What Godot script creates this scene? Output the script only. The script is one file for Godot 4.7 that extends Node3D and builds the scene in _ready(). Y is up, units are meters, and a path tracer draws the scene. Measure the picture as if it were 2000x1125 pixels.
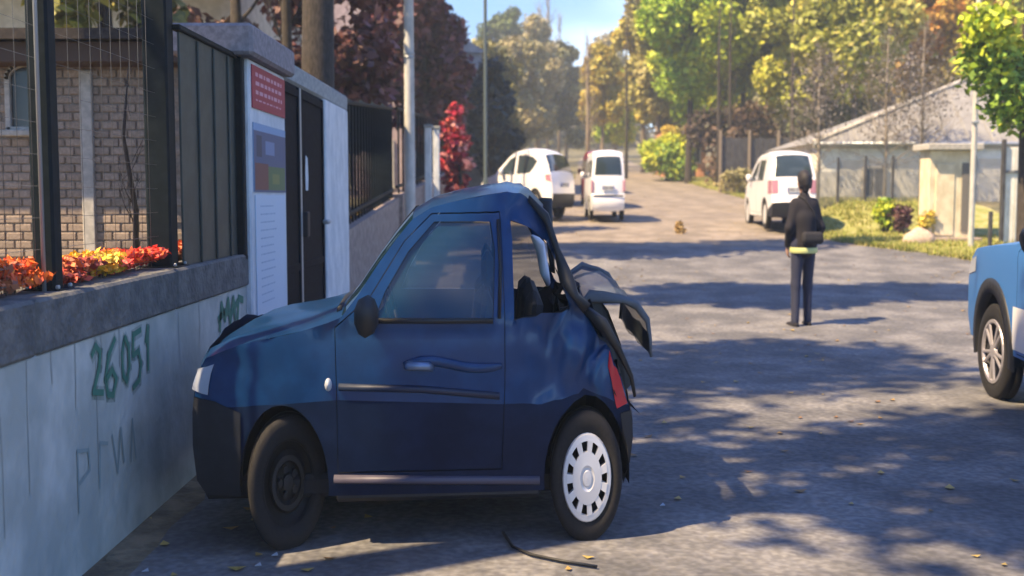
extends Node3D
# An autumn street on a hillside: a wrecked blue hatchback beside a school wall, a person standing in the road, parked cars, trees.
# The photograph is narrow for its height, so vehicles and houses are narrow here too: SLIM is their width along X against true size.

const SLIM := 0.54
var bake := Transform3D.IDENTITY      # shapes each vertex of the thing that is being built
var warp = null                # dents of the wrecked car, in the car's own axes
var rng := RandomNumberGenerator.new()
var dents := FastNoiseLite.new()
var M := {}

# ---------------------------------------------------------------- helpers
func lin(r: float, g: float, b: float, a := 1.0) -> Color:
	var c := Color(r, g, b).linear_to_srgb()
	c.a = a
	return c

func mat(c: Color, rough := 0.8, metal := 0.0) -> StandardMaterial3D:
	var m := StandardMaterial3D.new()
	m.albedo_color = c
	m.roughness = rough
	m.metallic = metal
	return m

func noise_tex(freq: float, cols: Array, offs: Array, sd: int, octaves := 5, size := 512, normal := false) -> NoiseTexture2D:
	var n := FastNoiseLite.new()
	n.seed = sd
	n.noise_type = FastNoiseLite.TYPE_SIMPLEX_SMOOTH
	n.frequency = freq
	n.fractal_octaves = octaves
	n.fractal_gain = 0.6
	var t := NoiseTexture2D.new()
	t.width = size
	t.height = size
	t.seamless = true
	t.noise = n
	if normal:
		t.as_normal_map = true
		t.bump_strength = 6.0
	else:
		var g := Gradient.new()
		g.offsets = PackedFloat32Array(offs)
		g.colors = PackedColorArray(cols)
		t.color_ramp = g
	return t

func noise_mat(a: Color, b: Color, freq: float, scale: Vector3, rough: float, sd: int, bump := 0.0) -> StandardMaterial3D:
	var m := mat(Color.WHITE, rough)
	m.albedo_texture = noise_tex(freq, [a, a.lerp(b, 0.45), b], [0.28, 0.5, 0.72], sd)
	m.uv1_triplanar = true
	m.uv1_world_triplanar = true
	m.uv1_scale = scale
	if bump > 0.0:
		m.normal_enabled = true
		m.normal_texture = noise_tex(freq * 4.0, [], [], sd + 1, 4, 512, true)
		m.normal_scale = bump
	return m

func begin(smooth := false) -> SurfaceTool:
	var st := SurfaceTool.new()
	st.begin(Mesh.PRIMITIVE_TRIANGLES)
	st.set_smooth_group(0 if smooth else -1)
	return st

func vert(st: SurfaceTool, p: Vector3) -> void:
	st.add_vertex(bake * (warp.call(p) if warp != null else p))

func tri(st: SurfaceTool, a: Vector3, b: Vector3, c: Vector3) -> void:
	vert(st, a); vert(st, b); vert(st, c)

func quad(st: SurfaceTool, a: Vector3, b: Vector3, c: Vector3, d: Vector3) -> void:
	tri(st, a, b, c)
	tri(st, a, c, d)

func facing(st: SurfaceTool, pts: Array, out: Vector3) -> void:   # a convex face wound clockwise seen from outside
	var n: Vector3 = (pts[1] - pts[0]).cross(pts[2] - pts[0])
	if n.dot(out) > 0.0:
		pts = pts.duplicate()
		pts.reverse()
	for i in range(1, pts.size() - 1):
		tri(st, pts[0], pts[i], pts[i + 1])

func finish(st: SurfaceTool) -> ArrayMesh:
	st.generate_normals()
	st.index()
	return st.commit()

func obj(called: String, st: SurfaceTool, m: Material, parent: Node = self) -> MeshInstance3D:
	return shape(called, finish(st), m, parent)

func shape(called: String, mesh: Mesh, m: Material, parent: Node = self) -> MeshInstance3D:
	var o := MeshInstance3D.new()
	o.name = called
	o.mesh = mesh
	o.material_override = m
	parent.add_child(o, true)
	return o

func tag(o: Node, label: String, category: String, group := "") -> Node:
	o.set_meta("label", label)
	o.set_meta("category", category)
	if group:
		o.set_meta("group", group)
	return o

func thing(called: String, label: String, category: String, at := Vector3.ZERO, group := "") -> Node3D:
	var o := Node3D.new()
	o.name = called
	add_child(o, true)
	o.position = at
	tag(o, label, category, group)
	return o

func struct(called: String, st: SurfaceTool, m: Material) -> MeshInstance3D:
	var o := obj(called, st, m)
	o.set_meta("kind", "structure")
	return o

# a box with chamfered edges
func box(st: SurfaceTool, c: Vector3, s: Vector3, bevel := 0.01, b := Basis.IDENTITY) -> void:
	var h := s * 0.5
	var e := minf(bevel, minf(h.x, minf(h.y, h.z)) * 0.9)
	for axis in 3:
		for sg in [-1.0, 1.0]:
			var u := (axis + 1) % 3
			var v := (axis + 2) % 3
			var pts := []
			for k in [[-1, -1], [1, -1], [1, 1], [-1, 1]]:
				var p := Vector3.ZERO
				p[axis] = sg * h[axis]
				p[u] = k[0] * (h[u] - e)
				p[v] = k[1] * (h[v] - e)
				pts.append(c + b * p)
			var n := Vector3.ZERO
			n[axis] = sg
			facing(st, pts, b * n)
	if e <= 0.0005:
		return
	for axis in 3:                                # the twelve chamfers
		var u := (axis + 1) % 3
		var v := (axis + 2) % 3
		for su in [-1.0, 1.0]:
			for sv in [-1.0, 1.0]:
				var pts := []
				for k in [[0, -1], [0, 1], [1, 1], [1, -1]]:
					var p := Vector3.ZERO
					p[axis] = k[1] * (h[axis] - e)
					p[u] = su * (h[u] if k[0] == 0 else h[u] - e)
					p[v] = sv * (h[v] - e if k[0] == 0 else h[v])
					pts.append(c + b * p)
				var n := Vector3.ZERO
				n[u] = su
				n[v] = sv
				facing(st, pts, b * n)
	for sx in [-1.0, 1.0]:
		for sy in [-1.0, 1.0]:
			for sz in [-1.0, 1.0]:
				var q := Vector3(sx, sy, sz)
				facing(st, [c + b * (q * Vector3(h.x, h.y - e, h.z - e)), c + b * (q * Vector3(h.x - e, h.y, h.z - e)), c + b * (q * Vector3(h.x - e, h.y - e, h.z))], b * q)

func boxed(called: String, c: Vector3, s: Vector3, m: Material, parent: Node = self, bevel := 0.01, b := Basis.IDENTITY) -> MeshInstance3D:
	var st := begin()
	box(st, c, s, bevel, b)
	return obj(called, st, m, parent)

# a round tube through points, one radius each; capped
func tube(st: SurfaceTool, pts: Array, radii: Array, sides := 8, flat := 1.0) -> void:
	var rings := []
	var up := Vector3(0.31, 0.12, 0.94)
	for i in pts.size():
		var d: Vector3 = (pts[mini(i + 1, pts.size() - 1)] - pts[maxi(i - 1, 0)]).normalized()
		if absf(d.dot(up)) > 0.95:
			up = Vector3(0.94, 0.2, -0.3)
		var x := d.cross(up).normalized()
		var y := x.cross(d).normalized()
		up = y
		var ring := []
		var r: float = radii[mini(i, radii.size() - 1)]
		for k in sides:
			var a := TAU * k / sides
			ring.append(pts[i] + (x * cos(a) + y * sin(a) * flat) * r)
		rings.append(ring)
	for i in rings.size() - 1:
		for k in sides:
			var n := (k + 1) % sides
			quad(st, rings[i][k], rings[i][n], rings[i + 1][n], rings[i + 1][k])
	for k in sides:
		var n := (k + 1) % sides
		tri(st, pts[0], rings[0][n], rings[0][k])
		tri(st, pts[-1], rings[-1][k], rings[-1][n])

# profile points (radius, along) turned about an axis
func lathe(st: SurfaceTool, c: Vector3, axis: Vector3, prof: Array, sides := 28) -> void:
	var x := axis.cross(Vector3.UP if absf(axis.y) < 0.8 else Vector3.RIGHT).normalized()
	var y := axis.cross(x).normalized()
	for i in prof.size() - 1:
		for k in sides:
			var a := TAU * k / sides
			var b := TAU * (k + 1) / sides
			var p := []
			for q in [[i, a], [i, b], [i + 1, b], [i + 1, a]]:
				p.append(c + axis * prof[q[0]].y + (x * cos(q[1]) + y * sin(q[1])) * prof[q[0]].x)
			quad(st, p[0], p[1], p[2], p[3])

# a flat outline in the plane of u and v, given thickness along n
func prism(st: SurfaceTool, o: Vector3, u: Vector3, v: Vector3, poly: Array, depth: float) -> void:
	var n := u.cross(v).normalized() * depth
	var pp := PackedVector2Array(poly)
	var idx := Geometry2D.triangulate_polygon(pp)
	var mid := Vector2.ZERO
	for p in pp:
		mid += p / pp.size()
	for i in range(0, idx.size(), 3):
		var t := []
		for k in 3:
			t.append(o + u * pp[idx[i + k]].x + v * pp[idx[i + k]].y)
		facing(st, t, -n)
		facing(st, [t[0] + n, t[1] + n, t[2] + n], n)
	for i in pp.size():
		var a := pp[i]
		var b := pp[(i + 1) % pp.size()]
		var e := b - a
		var side := Vector2(e.y, -e.x)
		if Geometry2D.is_polygon_clockwise(pp):
			side = -side
		var a3 := o + u * a.x + v * a.y
		var b3 := o + u * b.x + v * b.y
		facing(st, [a3, b3, b3 + n, a3 + n], u * side.x + v * side.y)

# a flat pen stroke of some width through points of the plane of u and v
func stroke(st: SurfaceTool, o: Vector3, u: Vector3, v: Vector3, pts: Array, width: float) -> void:
	var n := u.cross(v).normalized()
	for i in pts.size() - 1:
		var a: Vector2 = pts[i]
		var b: Vector2 = pts[i + 1]
		var d := (b - a).normalized() * width * 0.35
		var s := Vector2(-d.y, d.x).normalized() * width * 0.5
		var q := []
		for p in [a - d - s, b + d - s, b + d + s, a - d + s]:
			q.append(o + u * p.x + v * p.y + n * 0.0006 * i)
		facing(st, q, n)

func rand_dir() -> Vector3:
	while true:
		var p := Vector3(rng.randf_range(-1, 1), rng.randf_range(-1, 1), rng.randf_range(-1, 1))
		if p.length_squared() < 1.0 and p.length_squared() > 0.01:
			return p.normalized()
	return Vector3.UP

# ---------------------------------------------------------------- foliage
# leaf-sized faces spread through clumps; a clump is [centre, radii]
func leaves(clumps: Array, n: int, size: float, palette: Array, droop := 0.0) -> ArrayMesh:
	var vs := PackedVector3Array()
	var cs := PackedColorArray()
	var ns := PackedVector3Array()
	var ix := PackedInt32Array()
	var total := 0.0
	for c in clumps:
		total += pow(c[1].x * c[1].y * c[1].z, 0.67)
	for c in clumps:
		var r: Vector3 = c[1]
		var m := int(n * pow(r.x * r.y * r.z, 0.67) / total)
		var base: Color = palette[rng.randi() % palette.size()]
		for i in m:
			var d := rand_dir()
			var p: Vector3 = c[0] + d * r * pow(rng.randf(), 0.45) * rng.randf_range(0.75, 1.12)
			var up := (rand_dir() + d * 0.5 + Vector3.UP * 0.5).normalized()
			var a := up.cross(rand_dir()).normalized()
			if droop > 0.0:
				a = a.lerp(Vector3.DOWN, droop).normalized()
			var b := up.cross(a).normalized()
			var s := size * rng.randf_range(0.6, 1.4)
			var q := vs.size()
			a *= s
			b *= s * 0.55
			vs.append(p - a); vs.append(p + b); vs.append(p + a); vs.append(p - b)
			var nn := a.cross(b).normalized()
			for k in 4:
				ns.append(nn)
			var cc: Color = base
			if rng.randf() < 0.3:
				cc = palette[rng.randi() % palette.size()]
			cc = cc * rng.randf_range(0.7, 1.3)
			cc.a = 1.0
			for k in 4:
				cs.append(cc)
			for k in [0, 1, 2, 0, 2, 3]:
				ix.append(q + k)
	var arr := []
	arr.resize(Mesh.ARRAY_MAX)
	arr[Mesh.ARRAY_VERTEX] = vs
	arr[Mesh.ARRAY_NORMAL] = ns
	arr[Mesh.ARRAY_COLOR] = cs
	arr[Mesh.ARRAY_INDEX] = ix
	var mesh := ArrayMesh.new()
	mesh.add_surface_from_arrays(Mesh.PRIMITIVE_TRIANGLES, arr)
	return mesh

# clumps filling an egg between two heights
func clumps(low: float, high: float, rx: float, rz: float, n: int, part := 0.36, at := Vector3.ZERO) -> Array:
	var out := []
	var ry := (high - low) * 0.5
	for i in n:
		var d := rand_dir() * pow(rng.randf(), 0.4)
		var k := rng.randf_range(0.7, 1.25) * part
		var y := d.y * ry
		out.append([at + Vector3(d.x * rx * 0.85, low + ry + y * 0.88, d.z * rz * 0.85), Vector3(rx * k, minf(rx, ry) * k * 0.9, rz * k)])
	return out

func bough(st: SurfaceTool, a: Vector3, b: Vector3, r0: float, r1: float, sides := 6) -> void:
	var bend := Vector3(rng.randf_range(-1, 1), rng.randf_range(-0.2, 0.6), rng.randf_range(-1, 1)) * a.distance_to(b) * 0.08
	var m := a.lerp(b, 0.35) + bend
	var m2 := a.lerp(b, 0.7) + bend * 0.7
	tube(st, [a, m, m2, b], [r0, lerpf(r0, r1, 0.35), lerpf(r0, r1, 0.7), r1], sides)

# a tree: trunk with limbs that reach into the clumps of its crown
func tree(called: String, label: String, at: Vector3, high: float, trunk_r: float, cl: Array, n: int, size: float, palette: Array, group := "", bark: Material = null, lean := Vector3.ZERO, category := "tree") -> Node3D:
	var o := thing(called, label, category, at, group)
	var st := begin(true)
	var top := Vector3(lean.x, high * 0.8, lean.z)
	var mid := Vector3(lean.x * 0.3 + rng.randf_range(-0.1, 0.1), high * 0.4, lean.z * 0.3)
	tube(st, [Vector3(0, -0.3, 0), Vector3(0, 0.25, 0), mid, top], [trunk_r * 1.5, trunk_r * 1.1, trunk_r * 0.8, trunk_r * 0.25], 9)
	var k := 0
	for c in cl:
		k += 1
		if k > 14:
			break
		var y: float = clampf(c[0].y - absf(c[0].x) * 0.7 - 0.3, high * 0.15, high * 0.72)
		var f := y / (high * 0.8)
		var from := Vector3.ZERO.lerp(mid, f * 2.0) if f < 0.5 else mid.lerp(top, f * 2.0 - 1.0)
		bough(st, from, c[0], trunk_r * lerpf(0.45, 0.16, f), trunk_r * 0.06, 5)
	obj("trunk", st, bark if bark else M.bark, o)
	if n > 0:
		shape("crown", leaves(cl, n, size, palette), M.leaf, o)
	return o

# a bare tree: trunk and many rising twigs
func bare_tree(called: String, label: String, at: Vector3, high: float, trunk_r: float, spread: float, twigs: int, bark: Material, group := "") -> Node3D:
	var o := thing(called, label, "tree", at, group)
	var st := begin(true)
	tube(st, [Vector3(0, -0.3, 0), Vector3(0.02, high * 0.3, 0), Vector3(-0.03, high * 0.65, 0.05), Vector3(0, high, 0)], [trunk_r, trunk_r * 0.8, trunk_r * 0.5, trunk_r * 0.08], 8)
	obj("trunk", st, bark, o)
	st = begin(true)
	for i in twigs:
		var f := rng.randf_range(0.2, 0.92)
		var a := rng.randf() * TAU
		var len := high * rng.randf_range(0.12, 0.3) * (1.1 - f * 0.6)
		var p := Vector3(0, high * f, 0)
		var q := p + Vector3(cos(a) * spread * (1.05 - f), len, sin(a) * spread * (1.05 - f)) * rng.randf_range(0.6, 1.0)
		bough(st, p, q, trunk_r * 0.22 * (1.1 - f), trunk_r * 0.04, 4)
		for j in 3:
			var s := p.lerp(q, rng.randf_range(0.4, 0.9))
			bough(st, s, s + (Vector3.UP + rand_dir() * 0.8) * len * 0.4, trunk_r * 0.08, trunk_r * 0.025, 3)
	obj("branches", st, bark, o)
	return o

func bush(called: String, label: String, at: Vector3, r: Vector3, n: int, size: float, palette: Array, group := "", category := "bush") -> Node3D:
	var o := thing(called, label, category, at, group)
	var cl := clumps(0.05, r.y * 2.0, r.x, r.z, 12 + int(r.y / r.x * 9.0), 0.5)
	var st := begin(true)
	for i in 6:
		bough(st, Vector3(0, -0.1, 0), cl[i][0], r.y * 0.05, r.y * 0.015, 4)
	obj("stems", st, M.bark, o)
	shape("foliage", leaves(cl, n, size, palette), M.leaf, o)
	return o

# ---------------------------------------------------------------- the lie of the land
const RISE := [[-60.0, 0.0], [11.0, 0.0], [14.0, 0.12], [18.0, 0.45], [22.0, 0.79], [27.0, 0.95], [35.0, 1.25], [60.0, 2.5], [100.0, 4.6], [200.0, 11.0], [600.0, 30.0]]
func rise(d: float) -> float:
	for i in RISE.size() - 1:
		if d <= RISE[i + 1][0]:
			return lerpf(RISE[i][1], RISE[i + 1][1], clampf((d - RISE[i][0]) / (RISE[i + 1][0] - RISE[i][0]), 0, 1))
	return RISE[-1][1]
func ground(x: float, z: float) -> float:
	var d := -z
	var w := clampf(d * 0.08, 0.3, 4.0)
	var h := 0.0
	for k in [-2, -1, 0, 1, 2]:
		h += rise(d + k * w) * 0.2
	if d > 30.0:
		h += maxf(0.0, absf(x - 7.0) - 9.0) * 0.12 * clampf((d - 30.0) / 60.0, 0, 1)
	return h
func spot(x: float, z: float) -> Vector3:
	return Vector3(x, ground(x, z), z)
func along(list: Array, d: float) -> float:
	for i in list.size() - 1:
		if d <= list[i + 1][0]:
			return lerpf(list[i][1], list[i + 1][1], clampf((d - list[i][0]) / (list[i + 1][0] - list[i][0]), 0, 1))
	return list[-1][1]

# ---------------------------------------------------------------- vehicles
# Car axes: x forward, y up, z to one side. The outline of the side is a polygon of (forward, up); z follows from car_w.
func car_w(c: Dictionary, l: float, h: float) -> float:
	var t: float = (l - c.mid) / c.half
	var w: float = c.wm * (1.0 - c.taper * pow(absf(t), 4.0))
	if h > c.belt:
		w -= (h - c.belt) * c.tum
	else:
		var k: float = (c.belt * 0.72 - h) / (c.belt * 0.72)
		w -= c.wm * 0.09 * k * k
	return maxf(w, 0.05)

func circle(x: float, y: float, r: float, n := 28) -> PackedVector2Array:
	var out := PackedVector2Array()
	for i in n:
		out.append(Vector2(x + cos(TAU * i / n) * r, y + sin(TAU * i / n) * r))
	return out

func poly(pts: Array) -> PackedVector2Array:
	var out := PackedVector2Array()
	for p in pts:
		out.append(Vector2(p[0], p[1]))
	return out

func grown(p: PackedVector2Array, by: float) -> PackedVector2Array:
	var r := Geometry2D.offset_polygon(p, by, Geometry2D.JOIN_ROUND)
	return r[0] if r.size() else p

# a piece of the car's skin on the given sides: keep minus subs, inset from the skin
func skin(st: SurfaceTool, c: Dictionary, keep: PackedVector2Array, subs: Array, inset: float, sides: Array, cell := 0.12) -> void:
	if c.has("cell") and cell < 0.2:
		cell = c.cell
	var lo := keep[0]
	var hi := keep[0]
	for p in keep:
		lo = lo.min(p)
		hi = hi.max(p)
	var boxes := []
	for s in subs:
		var r := Rect2(s[0], Vector2.ZERO)
		for p in s:
			r = r.expand(p)
		boxes.append(r)
	for i in range(floori(lo.x / cell), ceili(hi.x / cell)):
		for j in range(floori(lo.y / cell), ceili(hi.y / cell)):
			var x := i * cell
			var y := j * cell
			var r := Rect2(x, y, cell, cell)
			var ps: Array = Geometry2D.intersect_polygons(keep, PackedVector2Array([Vector2(x, y), Vector2(x + cell, y), Vector2(x + cell, y + cell), Vector2(x, y + cell)]))
			for k in subs.size():
				if not boxes[k].intersects(r):
					continue
				var nx := []
				for p in ps:
					nx.append_array(Geometry2D.clip_polygons(p, subs[k]))
				ps = nx
			for p in ps:
				if p.size() < 3:
					continue
				var idx := Geometry2D.triangulate_polygon(p)
				for t in range(0, idx.size(), 3):
					for sd in sides:
						var q := []
						for k in 3:
							var v: Vector2 = p[idx[t + k]]
							q.append(Vector3(v.x, v.y, sd * (car_w(c, v.x, v.y) - inset)))
						facing(st, q, Vector3(0, 0, sd))

# the skin across the car between points a..b of its profile
func strip(st: SurfaceTool, c: Dictionary, prof: Array, crown: float, a: int, b: int, inset := 0.0, from := -1.0, to := 1.0) -> void:
	var n := 14
	var rows := []
	for i in range(a, b + 1):
		var p: Vector2 = prof[i]
		var d: Vector2 = (prof[mini(i + 1, prof.size() - 1)] - prof[maxi(i - 1, 0)]).normalized()
		var nrm := Vector2(d.y, -d.x)                # outwards: the profile runs from the front over the top to the rear
		if nrm.dot(p - Vector2(c.mid, 0.55)) < 0.0:
			nrm = -nrm
		var row := []
		var w := car_w(c, p.x, p.y)
		for k in n + 1:
			var t := lerpf(from, to, k / float(n))
			var q := p + nrm * (crown * (1.0 - pow(absf(t), 2.6)) - inset)
			row.append(Vector3(q.x, q.y, t * w))
		rows.append(row)
	for i in rows.size() - 1:
		for k in n:
			var q := [rows[i][k], rows[i][k + 1], rows[i + 1][k + 1], rows[i + 1][k]]
			var m: Vector3 = (q[0] + q[2]) * 0.5
			facing(st, q, Vector3(m.x - c.mid, m.y - 0.55, 0).normalized() if absf(m.x - c.mid) > c.half * 0.8 else Vector3(signf(m.x - c.mid) * 0.3, m.y - 0.3, 0))

func wheel(parent: Node, x: float, r: float, z: float, width: float, style: String, steer := 0.0, tyre_name := "tyre") -> void:
	var w := Node3D.new()
	w.name = "wheel"
	parent.add_child(w, true)
	var keep := bake
	bake = bake * Transform3D(Basis(Vector3.UP, steer), Vector3(x, r, z))
	var s := signf(z)
	var ax := Vector3(0, 0, s)
	var st := begin(true)
	var hw := width * 0.5
	lathe(st, Vector3.ZERO, ax, [Vector2(r * 0.60, -hw * 0.8), Vector2(r * 0.80, -hw), Vector2(r * 0.94, -hw * 0.96), Vector2(r, -hw * 0.72), Vector2(r, -hw * 0.1), Vector2(r * 0.985, -hw * 0.08), Vector2(r * 0.985, hw * 0.08), Vector2(r, hw * 0.1), Vector2(r, hw * 0.72), Vector2(r * 0.94, hw * 0.96), Vector2(r * 0.80, hw), Vector2(r * 0.66, hw * 0.84), Vector2(r * 0.62, hw * 0.5)], 36)
	obj(tyre_name, st, M.tyre, w)
	st = begin(true)
	var R := r * 0.67
	lathe(st, Vector3.ZERO, ax, [Vector2(R, hw * 0.78), Vector2(R * 0.93, hw * 0.6), Vector2(R * 0.9, hw * 0.1), Vector2(R * 0.4, 0.0), Vector2(0.001, 0.02)], 28)
	obj("rim", st, M.steel_dark if style != "alloy" else M.alloy_dark, w)
	st = begin()
	if style == "cover":
		lathe(st, Vector3.ZERO, ax, [Vector2(R * 1.02, hw * 0.86), Vector2(R * 0.98, hw * 1.0), Vector2(R * 0.84, hw * 1.03), Vector2(R * 0.83, hw * 0.85)], 36)
		lathe(st, Vector3.ZERO, ax, [Vector2(R * 0.61, hw * 0.85), Vector2(R * 0.60, hw * 1.06), Vector2(R * 0.3, hw * 1.1), Vector2(R * 0.24, hw * 1.02), Vector2(R * 0.2, hw * 1.02), Vector2(R * 0.17, hw * 1.1), Vector2(0.001, hw * 1.12)], 36)
		for k in 11:
			var a0 := TAU * k / 11.0
			var q := []
			for e in [[0.59, -0.15], [0.85, -0.13], [0.85, 0.13], [0.59, 0.15]]:
				q.append(Vector3(cos(a0 + e[1]) * R * e[0], sin(a0 + e[1]) * R * e[0], s * hw * 1.045))
			facing(st, q, ax)
			for e in [[0, 1], [2, 3]]:
				facing(st, [q[e[0]], q[e[1]], q[e[1]] - ax * 0.03, q[e[0]] - ax * 0.03], (q[e[0]] - (q[0] + q[2]) * 0.5))
		obj("hubcap", st, M.hubcap, w)
	elif style == "alloy":
		lathe(st, Vector3.ZERO, ax, [Vector2(R * 1.01, hw * 0.85), Vector2(R, hw * 0.98), Vector2(R * 0.91, hw * 0.98), Vector2(R * 0.88, hw * 0.7)], 36)
		lathe(st, Vector3.ZERO, ax, [Vector2(R * 0.24, hw * 0.6), Vector2(R * 0.22, hw * 0.95), Vector2(0.001, hw * 1.0)], 20)
		for k in 10:
			var a0 := TAU * k / 10.0 + (0.12 if k % 2 else -0.12)
			var d := Vector3(cos(a0), sin(a0), 0)
			var e := Vector3(-sin(a0), cos(a0), 0)
			box(st, d * R * 0.56 + ax * hw * 0.84, Vector3(R * 0.74, R * 0.11, 0.03), 0.008, Basis(d, e, d.cross(e)))
		obj("spokes", st, M.alloy, w)
	elif style == "disc":
		lathe(st, Vector3.ZERO, ax, [Vector2(R * 0.98, hw * 0.86), Vector2(R * 0.9, hw * 0.98), Vector2(R * 0.45, hw * 0.8), Vector2(0.001, hw * 0.95)], 28)
		obj("hubcap", st, M.hubcap, w)
	else:
		for k in 5:
			var a0 := TAU * k / 5.0
			lathe(st, Vector3(cos(a0), sin(a0), 0) * R * 0.3 + ax * 0.03, ax, [Vector2(0.018, -0.02), Vector2(0.018, 0.012), Vector2(0.001, 0.014)], 8)
		lathe(st, Vector3.ZERO, ax, [Vector2(R * 0.2, 0.0), Vector2(R * 0.19, 0.05), Vector2(0.001, 0.055)], 16)
		lathe(st, Vector3.ZERO, ax, [Vector2(R * 0.72, 0.02), Vector2(R * 0.62, 0.05), Vector2(R * 0.5, 0.05), Vector2(R * 0.42, 0.02)], 28)
		obj("hub", st, M.steel_dark, w)
	bake = keep

# where a car stands and how it is turned: heading is the direction of its nose, on a true-size plan
func pose(heading_deg: float, narrow := SLIM, roll := 0.0) -> void:
	bake = Transform3D(Basis.from_scale(Vector3(narrow, 1, 1)) * Basis(Vector3.UP, deg_to_rad(heading_deg)) * Basis(Vector3.RIGHT, deg_to_rad(roll)), Vector3.ZERO)

# body, glass, lamps and wheels of a car from its specification
func car_body(o: Node3D, c: Dictionary) -> void:
	var prof: Array = []
	for p in c.prof:
		prof.append(Vector2(p[0], p[1]))
	var outline := PackedVector2Array(prof)
	var holes := []
	for a in c.arches:
		holes.append(circle(a[0], a[1], a[2]))
	var cut := holes.duplicate()
	for g in c.glass:
		cut.append(grown(poly(g[1]), 0.004))
	var side := cut.duplicate()
	for d in c.doors:
		side.append(grown(poly(d), 0.006))
	for l in c.side_lamps:
		side.append(poly(l[1]))
	for b in c.bumper_cuts:
		side.append(poly(b))
	var st: SurfaceTool
	var flank := PackedVector2Array()
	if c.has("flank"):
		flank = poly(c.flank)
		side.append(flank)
	for sd in [-1.0, 1.0]:
		st = begin(true)
		skin(st, c, outline, side, 0.0, [sd])
		obj("side_panel", st, c.paint, o)
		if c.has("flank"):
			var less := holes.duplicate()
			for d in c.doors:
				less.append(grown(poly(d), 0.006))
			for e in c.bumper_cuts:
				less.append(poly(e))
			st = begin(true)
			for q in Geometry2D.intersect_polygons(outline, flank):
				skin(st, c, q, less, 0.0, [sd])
			obj("lower_side_reflection", st, c.flank_reflection, o)  # lower sides and doors: dark road reflection put into the colour
	for d in c.doors:
		for sd in [-1.0, 1.0]:
			st = begin(true)
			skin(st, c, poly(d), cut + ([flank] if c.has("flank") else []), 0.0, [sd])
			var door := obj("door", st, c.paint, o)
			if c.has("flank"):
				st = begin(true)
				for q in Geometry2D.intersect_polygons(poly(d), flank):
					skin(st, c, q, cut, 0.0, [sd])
				obj("lower_door_reflection", st, c.flank_reflection, door)
	for b in c.bumper_cuts:
		for sd in [-1.0, 1.0]:
			st = begin(true)
			for q in Geometry2D.intersect_polygons(outline, poly(b)):
				skin(st, c, q, holes, -0.008, [sd])
			obj("bumper_corner", st, c.trim, o)
	for g in c.glass:
		for sd in g[2]:
			st = begin(true)
			skin(st, c, poly(g[1]), [], 0.012, [sd])
			obj(g[0], st, c.pane, o)
	for l in c.side_lamps:
		for sd in [-1.0, 1.0]:
			st = begin(true)
			skin(st, c, poly(l[1]), [], -0.006, [sd], 0.06)
			obj(l[0], st, l[2], o)
	for s in c.strips:                          # [name, first, last, crown, material, inset]
		st = begin(true)
		strip(st, c, prof, s[3], s[1], s[2], s[5] if s.size() > 5 else 0.0)
		obj(s[0], st, s[4], o)
	# the inside: a dark lining that shows in the gaps and windows, a floor, arch linings
	var inner := grown(outline, -0.05)
	for sd in [-1.0, 1.0]:
		st = begin(true)
		skin(st, c, inner, cut, 0.045, [sd], 0.24)
		obj("cabin_lining", st, M.lining, o)
	st = begin()
	box(st, Vector3(c.mid, c.floor + 0.06, 0), Vector3(c.half * 1.9, 0.1, c.wm * 1.7), 0.02)
	for a in c.arches:
		for sd in [-1.0, 1.0]:
			for k in 14:
				var a0 := PI * (k - 0.5) / 13.0 - 0.0
				var a1 := PI * (k + 0.5) / 13.0
				var p0 := Vector3(a[0] + cos(a0) * (a[2] + 0.01), a[1] + sin(a0) * (a[2] + 0.01), sd * (c.wm - 0.03 - c.wm * 0.06))
				var p1 := Vector3(a[0] + cos(a1) * (a[2] + 0.01), a[1] + sin(a1) * (a[2] + 0.01), sd * (c.wm - 0.03 - c.wm * 0.06))
				var inw := Vector3(0, 0, -sd * 0.3)
				facing(st, [p0, p1, p1 + inw, p0 + inw], Vector3(a[0], a[1], 0) - Vector3(p0.x, p0.y, 0))
				facing(st, [p0 + inw, p1 + inw, Vector3(a[0], a[1], p0.z + inw.z)], Vector3(0, 0, sd))
	obj("underbody", st, M.lining, o)
	for a in c.arches:
		for sd in [-1.0, 1.0]:
			var f: bool = a[0] > c.mid
			var style: String = c.wheel_style
			if c.has("bare_front") and f:
				style = "bare"
			wheel(o, a[0], c.wheel_r, sd * (c.wm - c.tyre_w * 0.5 - 0.03), c.tyre_w, style, c.steer if f else 0.0)
	# seats
	for row in c.seats:
		for sd in [-1.0, 1.0]:
			var seat := Node3D.new()
			seat.name = "seat"
			o.add_child(seat, true)
			boxed("cushion", Vector3(row, c.floor + 0.25, sd * 0.36), Vector3(0.5, 0.2, 0.5), M.seat, seat, 0.06)
			boxed("backrest", Vector3(row - 0.28, c.floor + 0.58, sd * 0.36), Vector3(0.16, 0.62, 0.48), M.seat, seat, 0.06, Basis(Vector3.BACK, 0.2))
			if row < c.mid - 0.5:
				continue
			boxed("headrest", Vector3(row - 0.36, c.floor + 0.97, sd * 0.36), Vector3(0.1, 0.17, 0.26), M.seat, seat, 0.04)

func plate(o: Node3D, x: float, y: float, sgn: float, text: String) -> void:
	var p := boxed("number_plate", Vector3(x, y, 0), Vector3(0.02, 0.11, 0.5), M.plate, o, 0.004)
	var st := begin()
	for sd in [-1.0, 1.0]:
		box(st, Vector3(x + sgn * 0.011, y, sd * 0.23), Vector3(0.004, 0.1, 0.035), 0.001)
	obj("blue_band", st, M.eu_blue, p)
	st = begin()
	for k in 7:                                   # characters too small to read in the photograph
		box(st, Vector3(x + sgn * 0.011, y, (k - 3) * 0.054 + (0.012 if k > 3 else -0.012)), Vector3(0.004, 0.07, 0.026), 0.001)
	obj("plate_characters", st, M.ink, p)

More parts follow.
